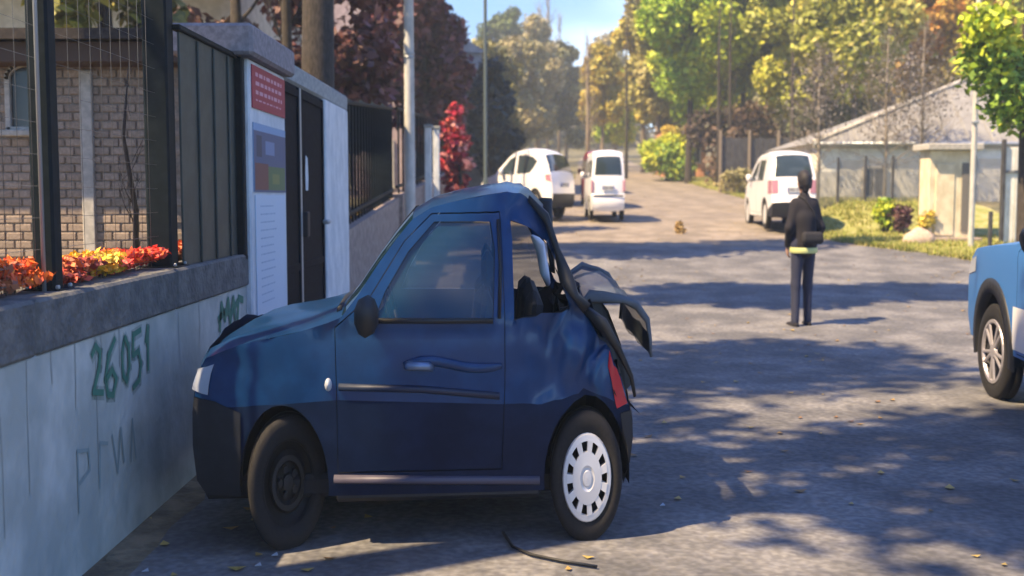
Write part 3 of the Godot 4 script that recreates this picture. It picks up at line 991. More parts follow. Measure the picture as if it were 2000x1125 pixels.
func person() -> void:
	# faces up the road (away): x to the person's right... forward is -z
	var o := thing("person", "person in black jacket with pale hem band and dark trousers standing in the road", "person", Vector3(3.21, 0.03, -12.4))
	bake = Transform3D(Basis.from_scale(Vector3(0.77, 1, 1)) * Basis(Vector3.UP, 0.12), Vector3.ZERO)
	var V := func(x: float, y: float, z: float) -> Vector3: return Vector3(x, y, z)
	var skin_b := [[V.call(0, 1.40, 0.01), V.call(0, 1.53, -0.02), 0.058, 0.052], [V.call(0, 1.60, -0.02), V.call(0, 1.655, -0.01), 0.078, 0.092], [V.call(0, 1.57, -0.055), V.call(0, 1.60, -0.05), 0.05, 0.06]]
	var jacket_b := [[V.call(0, 0.96, 0), V.call(0, 1.22, 0.01), 0.178, 0.148], [V.call(-0.05, 1.22, 0.01), V.call(0.05, 1.22, 0.01), 0.13, 0.13], [V.call(-0.085, 1.36, 0.01), V.call(0.085, 1.36, 0.01), 0.09, 0.09], [V.call(0, 1.36, 0.01), V.call(0, 1.47, 0), 0.10, 0.07]]
	var trouser_b := [[V.call(-0.06, 0.97, 0.01), V.call(0.06, 0.97, 0.01), 0.125, 0.125]]
	var shoe_b := []
	var feet := [[-0.115, 0.02], [0.105, -0.05]]
	for k in 2:
		var s := -1.0 if k == 0 else 1.0
		var x: float = feet[k][0]
		var z: float = feet[k][1]
		trouser_b.append([V.call(s * 0.085, 0.92, 0.01), V.call(lerpf(s * 0.085, x, 0.5), 0.50, z * 0.5 - 0.015), 0.096, 0.066])
		trouser_b.append([V.call(lerpf(s * 0.085, x, 0.5), 0.50, z * 0.5 - 0.015), V.call(x, 0.10, z + 0.01), 0.066, 0.056])
		shoe_b.append([V.call(x, 0.055, z + 0.03), V.call(x + s * 0.025, 0.04, z - 0.15), 0.05, 0.038])
		# arms bent a little, hands before the hips
		var sh: Vector3 = V.call(s * 0.145, 1.385, 0.01)
		var el: Vector3 = V.call(s * 0.235, 1.13, 0.04)
		var wr: Vector3 = V.call(s * 0.20, 0.93, -0.09)
		jacket_b.append([sh, el, 0.066, 0.054])
		jacket_b.append([el, el.lerp(wr, 0.93), 0.054, 0.043])
		skin_b.append([el.lerp(wr, 0.7), wr, 0.032, 0.027])
	var st := begin(true)
	body(st, skin_b, 0.013, 0.03)
	body(st, [[V.call(0, 1.62, -0.105), V.call(0, 1.585, -0.118), 0.012, 0.018], [V.call(-0.087, 1.61, -0.01), V.call(-0.087, 1.585, -0.005), 0.018, 0.012], [V.call(0.087, 1.61, -0.01), V.call(0.087, 1.585, -0.005), 0.018, 0.012], [V.call(-0.03, 1.548, -0.098), V.call(0.03, 1.548, -0.098), 0.009, 0.009]], 0.005, 0.006)
	for s in [-1.0, 1.0]:                            # hands: palm, four fingers of different lengths, a thumb
		var w: Vector3 = V.call(s * 0.20, 0.93, -0.09)
		var d := Vector3(-s * 0.18, -0.93, -0.3).normalized()
		var side := Vector3(0, -0.3, 0.95).normalized()
		side = (side - d * side.dot(d)).normalized()
		var inn := d.cross(side).normalized() * (1.0 if d.cross(side).x * -s > 0.0 else -1.0)
		var hand := []
		for k in 4:
			var e := (k - 1.5) * 0.019
			hand.append([w + d * 0.01 + side * e * 0.7, w + d * 0.085 + side * e, 0.014, 0.012])
			var L: float = [0.062, 0.075, 0.070, 0.052][k]
			var a := w + d * 0.088 + side * e * 1.05
			var b := a + (d + inn * 0.25).normalized() * L * 0.45
			var c := b + (d + inn * 0.8).normalized() * L * 0.32
			var g := c + (d * 0.6 + inn).normalized() * L * 0.26
			hand.append([a, b, 0.0088, 0.0084])
			hand.append([b, c, 0.0084, 0.0080])
			hand.append([c, g, 0.0080, 0.0070])
		var t0 := w + d * 0.03 - side * 0.03
		var t1 := t0 + (d * 0.7 - side * 0.6 + inn * 0.3).normalized() * 0.038
		hand.append([w + d * 0.015 - side * 0.01, t0, 0.014, 0.012])
		hand.append([t0, t1, 0.0105, 0.0095])
		hand.append([t1, t1 + (d + inn * 0.4).normalized() * 0.03, 0.0095, 0.008])
		body(st, hand, 0.004, 0.006)
	obj("body", st, M.skin, o)
	st = begin(true)
	body(st, jacket_b, 0.014, 0.05)
	obj("jacket", st, M.black_cloth, o)
	st = begin(true)
	body(st, trouser_b, 0.014, 0.035)
	obj("trousers", st, M.navy_cloth, o)
	st = begin(true)
	body(st, shoe_b, 0.01, 0.02)
	obj("shoes", st, M.black_cloth, o)
	st = begin(true)
	body(st, [[V.call(0, 1.655, 0.012), V.call(0, 1.67, -0.012), 0.096, 0.096], [V.call(0, 1.60, 0.05), V.call(0, 1.55, 0.045), 0.06, 0.045], [V.call(-0.075, 1.64, 0.02), V.call(-0.07, 1.58, 0.03), 0.03, 0.025], [V.call(0.075, 1.64, 0.02), V.call(0.07, 1.58, 0.03), 0.03, 0.025]], 0.01, 0.02)
	obj("hair", st, M.hair, o)
	st = begin(true)                                 # pale yellow band at the hem
	lathe(st, Vector3(0, 0.885, 0.005), Vector3.UP, [Vector2(0.186, -0.03), Vector2(0.192, -0.018), Vector2(0.192, 0.018), Vector2(0.186, 0.03)], 28)
	obj("hem_band", st, M.hi_vis, o)
	var bag := thing("shoulder_bag", "dark shoulder bag worn behind the hips of the standing person", "bag", Vector3(3.21, 0.03, -12.4))
	st = begin(true)
	body(st, [[V.call(-0.07, 1.05, 0.185), V.call(0.16, 1.05, 0.185), 0.04, 0.04], [V.call(-0.07, 1.0, 0.19), V.call(0.16, 1.0, 0.19), 0.045, 0.045]], 0.012, 0.03)
	obj("pouch", st, M.bag_cloth, bag)
	st = begin(true)
	tube(st, [V.call(0.17, 1.06, 0.17), V.call(0.08, 1.3, 0.16), V.call(-0.04, 1.44, 0.105), V.call(-0.10, 1.475, 0.02), V.call(-0.05, 1.42, -0.1), V.call(0.1, 1.2, -0.155), V.call(0.19, 1.06, -0.05), V.call(0.19, 1.04, 0.15)], [0.009], 5)
	obj("strap", st, M.bag_cloth, bag)
	bake = Transform3D.IDENTITY

# ---------------------------------------------------------------- signs and prints
func print_tex(w: int, h: int, base: Color, draw: Callable) -> StandardMaterial3D:
	var im := Image.create(w, h, false, Image.FORMAT_RGB8)
	im.fill(base)
	draw.call(im)
	var m := mat(Color.WHITE, 0.6)
	m.albedo_texture = ImageTexture.create_from_image(im)
	return m

func sheet(called: String, a: Vector3, u: Vector3, v: Vector3, m: Material, parent: Node, thick := 0.006) -> void:
	# a printed board: front face with the print, and its edges
	var n := u.cross(v).normalized() * thick
	var st := SurfaceTool.new()
	st.begin(Mesh.PRIMITIVE_TRIANGLES)
	st.set_smooth_group(-1)
	var p := [a + n, a + u + n, a + u + v + n, a + v + n]
	var t := [Vector2(0, 1), Vector2(1, 1), Vector2(1, 0), Vector2(0, 0)]
	for k in [0, 2, 1, 0, 3, 2]:
		st.set_uv(t[k])
		st.add_vertex(p[k])
	for k in 4:
		var j := (k + 1) % 4
		for q in [p[k], p[j], p[j] - n, p[k], p[j] - n, p[k] - n]:
			st.set_uv(Vector2(0.01, 0.01))
			st.add_vertex(q)
	obj(called, st, m, parent)

# ---------------------------------------------------------------- materials
func make_materials() -> void:
	M.asphalt = noise_mat(lin(0.110, 0.110, 0.113), lin(0.215, 0.210, 0.207), 0.012, Vector3(0.16, 0.16, 0.16), 0.85, 3, 0.25)
	M.dusty = noise_mat(lin(0.150, 0.128, 0.102), lin(0.25, 0.212, 0.170), 0.012, Vector3(0.16, 0.16, 0.16), 0.9, 4, 0.25)
	var grit := noise_tex(0.22, [lin(0.62, 0.62, 0.62), lin(1, 1, 1)], [0.3, 0.7], 8, 3)
	M.asphalt.detail_enabled = true
	M.asphalt.detail_albedo = grit
	M.asphalt.detail_blend_mode = BaseMaterial3D.BLEND_MODE_MUL
	M.tar = noise_mat(lin(0.075, 0.076, 0.08), lin(0.13, 0.13, 0.132), 0.03, Vector3(0.4, 0.4, 0.4), 0.85, 9, 0.3)
	M.soil = noise_mat(lin(0.10, 0.08, 0.05), lin(0.24, 0.19, 0.12), 0.02, Vector3(0.3, 0.3, 0.3), 0.95, 5, 0.5)
	M.verge = noise_mat(lin(0.20, 0.22, 0.04), lin(0.36, 0.33, 0.14), 0.015, Vector3(0.4, 0.4, 0.4), 0.95, 6, 0.5)
	M.earth = noise_mat(lin(0.08, 0.08, 0.035), lin(0.2, 0.17, 0.09), 0.015, Vector3(0.1, 0.1, 0.1), 0.95, 7)
	M.plaster = noise_mat(lin(0.35, 0.385, 0.36), lin(0.52, 0.545, 0.505), 0.010, Vector3(0.30, 0.24, 0.30), 0.85, 11, 0.12)
	M.coping = noise_mat(lin(0.085, 0.09, 0.09), lin(0.15, 0.15, 0.145), 0.02, Vector3(0.5, 0.5, 0.5), 0.9, 12, 0.4)
	M.stain = noise_mat(lin(0.34, 0.37, 0.35), lin(0.44, 0.46, 0.43), 0.02, Vector3(0.5, 0.2, 0.5), 0.9, 13)
	M.mortar = noise_mat(lin(0.23, 0.19, 0.155), lin(0.31, 0.255, 0.21), 0.03, Vector3(1, 1, 1), 0.95, 14)
	for k in 4:
		var f: float = [0.88, 0.97, 1.05, 1.14][k]
		M["brick%d" % k] = noise_mat(lin(0.25 * f, 0.20 * f, 0.16 * f), lin(0.35 * f, 0.275 * f, 0.22 * f), 0.03, Vector3(2, 2, 2), 0.9, 15 + k)
	M.roof_tile = noise_mat(lin(0.022, 0.018, 0.017), lin(0.045, 0.036, 0.032), 0.03, Vector3(1, 1, 1), 0.9, 20)
	M.eave = mat(lin(0.07, 0.045, 0.035), 0.8)
	M.stone_trim = noise_mat(lin(0.36, 0.35, 0.32), lin(0.48, 0.46, 0.42), 0.02, Vector3(1, 1, 1), 0.9, 21)
	M.steel_post = noise_mat(lin(0.004, 0.009, 0.012), lin(0.009, 0.015, 0.019), 0.02, Vector3(1, 1, 1), 0.6, 22)
	M.steel_post.metallic_specular = 0.25
	M.wire = mat(lin(0.16, 0.16, 0.15), 0.6, 0.2)
	M.galv = mat(lin(0.35, 0.38, 0.4), 0.45, 0.5)
	M.green_sheet = noise_mat(lin(0.022, 0.034, 0.031), lin(0.036, 0.050, 0.045), 0.015, Vector3(0.6, 0.6, 0.6), 0.55, 23)
	M.pillar_white = noise_mat(lin(0.55, 0.58, 0.60), lin(0.70, 0.72, 0.73), 0.012, Vector3(0.5, 0.3, 0.5), 0.8, 24, 0.2)
	M.cap = noise_mat(lin(0.20, 0.18, 0.19), lin(0.30, 0.27, 0.28), 0.03, Vector3(1, 1, 1), 0.9, 25)
	M.lintel = noise_mat(lin(0.24, 0.26, 0.26), lin(0.34, 0.36, 0.35), 0.03, Vector3(1, 1, 1), 0.85, 26)
	M.gate = noise_mat(lin(0.003, 0.006, 0.012), lin(0.006, 0.011, 0.018), 0.02, Vector3(1, 1, 1), 0.7, 27)
	M.gate.metallic_specular = 0.15
	M.shade_net = noise_mat(lin(0.035, 0.045, 0.035), lin(0.06, 0.07, 0.055), 0.06, Vector3(1, 1, 1), 0.95, 28)
	M.low_wall = noise_mat(lin(0.22, 0.17, 0.15), lin(0.34, 0.28, 0.24), 0.02, Vector3(0.6, 0.6, 0.6), 0.9, 29)
	M.pole = noise_mat(lin(0.42, 0.42, 0.40), lin(0.56, 0.55, 0.52), 0.02, Vector3(1, 0.3, 1), 0.8, 30)
	M.lamp_post = mat(lin(0.10, 0.13, 0.13), 0.5, 0.3)
	M.grey_house = noise_mat(lin(0.30, 0.31, 0.33), lin(0.38, 0.39, 0.41), 0.02, Vector3(0.3, 0.3, 0.3), 0.9, 31)
	M.cream_house = noise_mat(lin(0.46, 0.42, 0.31), lin(0.58, 0.53, 0.41), 0.02, Vector3(0.3, 0.3, 0.3), 0.9, 32)
	M.mauve_house = noise_mat(lin(0.36, 0.28, 0.28), lin(0.46, 0.37, 0.37), 0.02, Vector3(0.3, 0.3, 0.3), 0.9, 33)
	M.pink_house = noise_mat(lin(0.68, 0.58, 0.58), lin(0.78, 0.68, 0.68), 0.02, Vector3(0.3, 0.3, 0.3), 0.9, 34)
	M.orange_house = noise_mat(lin(0.50, 0.22, 0.10), lin(0.62, 0.30, 0.16), 0.02, Vector3(0.3, 0.3, 0.3), 0.9, 35)
	M.white_wall = noise_mat(lin(0.66, 0.64, 0.56), lin(0.80, 0.78, 0.70), 0.02, Vector3(0.3, 0.3, 0.3), 0.9, 36)
	M.cream_hut = noise_mat(lin(0.60, 0.52, 0.36), lin(0.76, 0.68, 0.50), 0.012, Vector3(0.6, 0.35, 0.6), 0.9, 37)
	M.sheet_roof = noise_mat(lin(0.20, 0.195, 0.185), lin(0.27, 0.265, 0.25), 0.02, Vector3(0.3, 0.3, 0.3), 0.7, 38)
	M.fence_grey = noise_mat(lin(0.14, 0.145, 0.15), lin(0.20, 0.205, 0.21), 0.02, Vector3(0.5, 0.3, 0.5), 0.8, 39)
	M.fence_dark = noise_mat(lin(0.035, 0.035, 0.04), lin(0.07, 0.07, 0.075), 0.02, Vector3(0.5, 0.3, 0.5), 0.8, 40)
	M.window_dark = mat(lin(0.02, 0.025, 0.03), 0.15)
	M.door_grey = mat(lin(0.16, 0.15, 0.14), 0.7)
	M.rock = noise_mat(lin(0.42, 0.32, 0.25), lin(0.58, 0.46, 0.38), 0.03, Vector3(1, 1, 1), 0.95, 41, 0.5)
	M.bark = noise_mat(lin(0.03, 0.024, 0.02), lin(0.07, 0.058, 0.047), 0.03, Vector3(2, 0.5, 2), 0.95, 42, 0.6)
	M.bark_pale = noise_mat(lin(0.20, 0.17, 0.13), lin(0.34, 0.29, 0.23), 0.03, Vector3(2, 0.5, 2), 0.95, 43, 0.6)
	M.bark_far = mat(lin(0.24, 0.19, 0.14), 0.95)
	var lf := mat(Color.WHITE, 0.6)
	lf.vertex_color_use_as_albedo = true
	lf.cull_mode = BaseMaterial3D.CULL_DISABLED
	lf.backlight_enabled = true
	lf.backlight = lin(0.16, 0.15, 0.05)
	M.leaf = lf
	# vehicles
	M.blue_flank = noise_mat(lin(0.002, 0.009, 0.030), lin(0.006, 0.016, 0.046), 0.01, Vector3(0.7, 0.7, 0.7), 0.5, 61)  # body blue darkened as the lower flank would mirror the road
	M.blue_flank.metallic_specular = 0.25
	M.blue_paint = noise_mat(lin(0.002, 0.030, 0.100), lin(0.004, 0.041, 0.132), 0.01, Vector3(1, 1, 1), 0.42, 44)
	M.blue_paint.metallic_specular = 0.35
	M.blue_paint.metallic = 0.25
	M.blue_paint.clearcoat_enabled = true
	M.blue_paint.clearcoat = 0.4
	M.blue_paint.clearcoat_roughness = 0.12
	M.blue_dark = mat(lin(0.006, 0.014, 0.04), 0.5)
	M.bumper_dark = noise_mat(lin(0.005, 0.007, 0.012), lin(0.011, 0.013, 0.02), 0.02, Vector3(1, 1, 1), 0.55, 45)
	M.black_plastic = mat(lin(0.010, 0.011, 0.013), 0.55)
	M.lining = mat(lin(0.012, 0.013, 0.016), 0.9)
	M.pale_lining = mat(lin(0.62, 0.62, 0.66), 0.8)
	M.seat = mat(lin(0.016, 0.017, 0.02), 0.95)
	M.sill = mat(lin(0.06, 0.055, 0.085), 0.5)
	M.handle_metal = mat(lin(0.16, 0.22, 0.34), 0.3, 0.5)
	M.tyre = noise_mat(lin(0.005, 0.005, 0.006), lin(0.012, 0.011, 0.012), 0.03, Vector3(3, 3, 3), 0.9, 46)
	M.steel_dark = mat(lin(0.018, 0.017, 0.018), 0.6, 0.3)
	M.hubcap = mat(lin(0.60, 0.60, 0.61), 0.45, 0.2)
	M.alloy = mat(lin(0.42, 0.40, 0.42), 0.4, 0.5)
	M.alloy_dark = mat(lin(0.03, 0.03, 0.035), 0.6)
	M.car_glass = mat(Color(0.11, 0.25, 0.34, 0.6), 0.04)
	M.car_glass.transparency = BaseMaterial3D.TRANSPARENCY_ALPHA
	M.screen_glass = mat(Color(0.10, 0.24, 0.26, 0.5), 0.04)
	M.screen_glass.transparency = BaseMaterial3D.TRANSPARENCY_ALPHA
	M.hatch_glass = mat(Color(0.25, 0.29, 0.33, 0.72), 0.55)
	M.hatch_glass.transparency = BaseMaterial3D.TRANSPARENCY_ALPHA
	M.hatch_grey = mat(lin(0.085, 0.098, 0.115), 0.7)
	M.dark_glass = mat(lin(0.03, 0.045, 0.055), 0.06)
	M.white_paint = mat(lin(0.78, 0.78, 0.80), 0.3)
	M.white_paint.clearcoat_enabled = true
	M.red_paint = mat(lin(0.16, 0.012, 0.035), 0.35)
	M.police_blue = mat(lin(0.04, 0.16, 0.44), 0.35)
	M.beacon = mat(lin(0.02, 0.08, 0.5), 0.2)
	M.lamp_glass = mat(lin(0.36, 0.39, 0.44), 0.15)
	M.tail_red = mat(lin(0.45, 0.02, 0.03), 0.2)
	M.lamp_rose = mat(lin(0.42, 0.20, 0.26), 0.25)
	M.plate = mat(lin(0.55, 0.57, 0.6), 0.5)
	M.eu_blue = mat(lin(0.02, 0.06, 0.35), 0.5)
	M.ink = mat(lin(0.02, 0.02, 0.025), 0.6)
	# person
	M.skin = mat(lin(0.42, 0.25, 0.18), 0.6)
	M.black_cloth = mat(lin(0.010, 0.009, 0.014), 0.9)
	M.navy_cloth = noise_mat(lin(0.016, 0.020, 0.045), lin(0.03, 0.036, 0.07), 0.05, Vector3(3, 3, 3), 0.9, 47)
	M.bag_cloth = mat(lin(0.015, 0.0145, 0.017), 0.85)
	M.hair = mat(lin(0.012, 0.010, 0.012), 0.7)
	M.hi_vis = mat(lin(0.50, 0.54, 0.22), 0.6)
	M.spray = mat(lin(0.05, 0.18, 0.125), 0.85)
	M.spray_pale = mat(lin(0.24, 0.31, 0.31), 0.85)
	M.overspray = mat(Color(0.36, 0.52, 0.46, 0.24), 0.9)
	M.overspray.transparency = BaseMaterial3D.TRANSPARENCY_ALPHA
	M.grass = mat(Color.WHITE, 0.8)
	M.grass.vertex_color_use_as_albedo = true
	M.grass.cull_mode = BaseMaterial3D.CULL_DISABLED
	M.grass.backlight_enabled = true
	M.grass.backlight = lin(0.12, 0.14, 0.03)

func tuft_mesh(sd: int, cols: Array) -> ArrayMesh:
	var r := RandomNumberGenerator.new()
	r.seed = sd
	var st := SurfaceTool.new()
	st.begin(Mesh.PRIMITIVE_TRIANGLES)
	st.set_smooth_group(-1)
	for i in 14:
		var a := r.randf() * TAU
		var p := Vector3(r.randf_range(-0.06, 0.06), -0.02, r.randf_range(-0.08, 0.08))
		var h := r.randf_range(0.03, 0.10)
		var s := Vector3(cos(a), 0, sin(a)) * 0.012
		var t := p + Vector3(-sin(a) * h * 0.5, h, cos(a) * h * 0.5)
		st.set_color(cols[r.randi() % cols.size()] * r.randf_range(0.8, 1.2))
		st.add_vertex(p - s)
		st.add_vertex(t)
		st.add_vertex(p + s)
	st.generate_normals()
	return st.commit()

# ---------------------------------------------------------------- the scene
func _ready() -> void:
	rng.seed = 20
	dents.seed = 4
	dents.frequency = 0.03
	dents.fractal_octaves = 3
	dents.fractal_type = FastNoiseLite.FRACTAL_RIDGED
	var cam := Camera3D.new()
	cam.name = "camera"
	add_child(cam)
	cam.position = Vector3(0, 1.5, 0)
	cam.rotation_degrees = Vector3(-4.64, 0, 0)
	cam.fov = 28.69
	cam.near = 0.05
	cam.far = 900.0
	cam.current = true
	var optics := CameraAttributesPhysical.new()
	optics.frustum_focal_length = 46.9
	optics.frustum_focus_distance = 5.2
	optics.exposure_aperture = 2.8
	cam.attributes = optics
	var env := Environment.new()
	var sky := Sky.new()
	var sm := ProceduralSkyMaterial.new()
	sm.sky_top_color = Color(0.05, 0.34, 0.68)
	sm.sky_horizon_color = Color(0.42, 0.78, 0.94)
	sm.sky_curve = 0.11
	sm.ground_bottom_color = Color(0.22, 0.20, 0.17)
	sm.ground_horizon_color = Color(0.55, 0.60, 0.62)
	sm.sky_energy_multiplier = 0.95
	sm.sky_cover = cloud_cover()
	sky.sky_material = sm
	env.sky = sky
	env.background_mode = Environment.BG_SKY
	env.tonemap_mode = Environment.TONE_MAPPER_LINEAR
	env.tonemap_exposure = 2.9
	env.fog_enabled = true
	env.fog_density = 0.0022
	env.fog_light_color = Color(0.80, 0.84, 0.86)
	env.sdfgi_enabled = true
	env.ssao_enabled = true
	env.ssil_enabled = true
	var we := WorldEnvironment.new()
	we.name = "world_environment"
	we.environment = env
	add_child(we)
	var sun := DirectionalLight3D.new()
	sun.name = "sun"
	sun.light_energy = 1.6
	sun.light_color = Color(1.0, 0.88, 0.70)
	sun.light_angular_distance = 0.6
	sun.shadow_enabled = true
	add_child(sun)
	sun.look_at_from_position(Vector3.ZERO, -Vector3(-0.48, 0.75, 0.25))
	make_materials()
	land()
	left_side()
	houses()
	right_side()
	wrecked_car()
	white_suv()
	minivan("small_van", "narrow tall white minivan seen from behind, driving up the road", spot(2.19, -27.0), M.white_paint)
	minivan("red_van", "dark reddish van mostly hidden in front of the white minivan", spot(2.50, -33.5), M.red_paint)
	white_hatchback()
	police_car()
	person()
	trees_near()
	trees_far()
	small_things()

func cloud_cover() -> ImageTexture:
	var n := FastNoiseLite.new()
	n.seed = 12
	n.frequency = 1.6
	n.fractal_octaves = 5
	var w := 1024
	var h := 512
	var im := Image.create(w, h, false, Image.FORMAT_RGBA8)
	for y in h:
		var el := PI * (0.5 - (y + 0.5) / h)
		for x in w:
			var a := TAU * x / w
			var v := Vector3(cos(el) * cos(a), sin(el) * 3.0, cos(el) * sin(a))
			var d := smoothstep(-0.05, 0.38, n.get_noise_3dv(v) + 0.5 * exp(-absf(el) * 9.0) - 0.12) * smoothstep(-0.02, 0.02, el)
			im.set_pixel(x, y, Color(1, 1, 1, d * 0.6))
	return ImageTexture.create_from_image(im)

const ROAD_L := [[-20.0, -1.68], [18.0, -1.68], [24.0, -1.3], [28.0, 0.6], [35.0, 1.6], [45.0, 2.2], [60.0, 3.4], [100.0, 5.9], [170.0, 12.0]]
const ROAD_R := [[-20.0, 8.6], [10.0, 8.6], [16.0, 8.0], [18.3, 7.4], [20.0, 6.4], [21.5, 5.8], [24.0, 6.0], [30.0, 7.3], [37.0, 7.9], [53.0, 8.2], [90.0, 9.8], [170.0, 15.0]]

func bank(x: float, d: float) -> float:           # the grassy bank below the grey fence
	return 0.42 * smoothstep(6.3, 7.6, x) * smoothstep(20.6, 24.0, d) * smoothstep(34.0, 27.0, d)

func land() -> void:
	var ds := []
	var d := -40.0
	while d < 420.0:
		ds.append(d)
		d += 0.5 if d > 5.0 and d < 40.0 else (2.0 if d < 120.0 else 20.0)
	var xs := [-260.0, -120.0, -60.0, -30.0, -15.0, -8.0, -4.0, -2.0, -1.0, 0.0, 1.5, 3.0, 4.5, 5.5, 6.0, 6.5, 7.0, 7.5, 8.0, 9.0, 10.0, 12.0, 14.0, 18.0, 30.0, 60.0, 120.0, 260.0]
	var st := begin(true)
	for i in ds.size() - 1:
		for k in xs.size() - 1:
			var q := []
			for e in [[k, i], [k, i + 1], [k + 1, i + 1], [k + 1, i]]:
				var x: float = xs[e[0]]
				var dd: float = ds[e[1]]
				q.append(Vector3(x, ground(x, -dd) + bank(x, dd), -dd))
			facing(st, q, Vector3.UP)
	struct("ground", st, M.earth)
	st = begin(true)
	for i in ds.size() - 1:
		if ds[i + 1] > 165.0 or ds[i] < -30.0:
			continue
		if ds[i] == 20.0:
			struct("road", st, M.asphalt)
			st = begin(true)
		for k in 12:
			var q := []
			for e in [[k, i], [k, i + 1], [k + 1, i + 1], [k + 1, i]]:
				var dd: float = ds[e[1]]
				var x := lerpf(along(ROAD_L, dd), along(ROAD_R, dd), e[0] / 12.0)
				q.append(Vector3(x, ground(x, -dd) + bank(x, dd) + 0.012, -dd))
			facing(st, q, Vector3.UP)
	struct("dusty_road", st, M.dusty)
	st = begin(true)
	for i in ds.size() - 1:                         # the grass verge on the right
		if ds[i] < 12.0 or ds[i + 1] > 60.0:
			continue
		for k in 8:
			var q := []
			for e in [[k, i], [k, i + 1], [k + 1, i + 1], [k + 1, i]]:
				var dd: float = ds[e[1]]
				var x := lerpf(along(ROAD_R, dd) + 0.04 * sin(dd * 5.0), along(ROAD_R, dd) + 4.0, e[0] / 8.0)
				q.append(Vector3(x, ground(x, -dd) + bank(x, dd) + (0.02 if e[0] == 0 else 0.05), -dd))
			facing(st, q, Vector3.UP)
	struct("grass_verge", st, M.verge)
	st = begin(true)
	var wob := FastNoiseLite.new()
	wob.seed = 3
	for i in 120:
		for k in 2:
			var q := []
			for e in [[k, i], [k, i + 1], [k + 1, i + 1], [k + 1, i]]:
				var dd: float = 2.0 + e[1] * 0.15
				var wd := 0.10 + 0.07 * wob.get_noise_1d(dd * 60.0)
				q.append(Vector3(-1.70 + wd * e[0], ground(-1.7, -dd) + 0.026 - 0.009 * e[0], -dd))
			facing(st, q, Vector3.UP)
	struct("gutter_dirt", st, M.soil)
	var mm := MultiMesh.new()
	mm.transform_format = MultiMesh.TRANSFORM_3D
	mm.mesh = tuft_mesh(5, [Color(0.26, 0.30, 0.04), Color(0.34, 0.36, 0.06), Color(0.40, 0.37, 0.12), Color(0.18, 0.23, 0.03)])
	mm.instance_count = 5200
	for i in 5200:
		var dd := rng.randf_range(16.0, 30.0) if i < 4000 else rng.randf_range(30.0, 58.0)
		var x := along(ROAD_R, dd) + pow(rng.randf(), 1.3) * 3.2 - 0.06
		var s := rng.randf_range(0.6, 1.5)
		mm.set_instance_transform(i, Transform3D(Basis(Vector3.UP, rng.randf() * TAU).scaled(Vector3(s, s * rng.randf_range(0.6, 1.3), s)), Vector3(x, ground(x, -dd) + bank(x, dd) + 0.03, -dd)))
	var gr := MultiMeshInstance3D.new()
	gr.name = "verge_grass"
	gr.multimesh = mm
	gr.material_override = M.grass
	gr.set_meta("kind", "stuff")
	tag(gr, "yellow green grass growing on the right verge", "grass")
	add_child(gr)

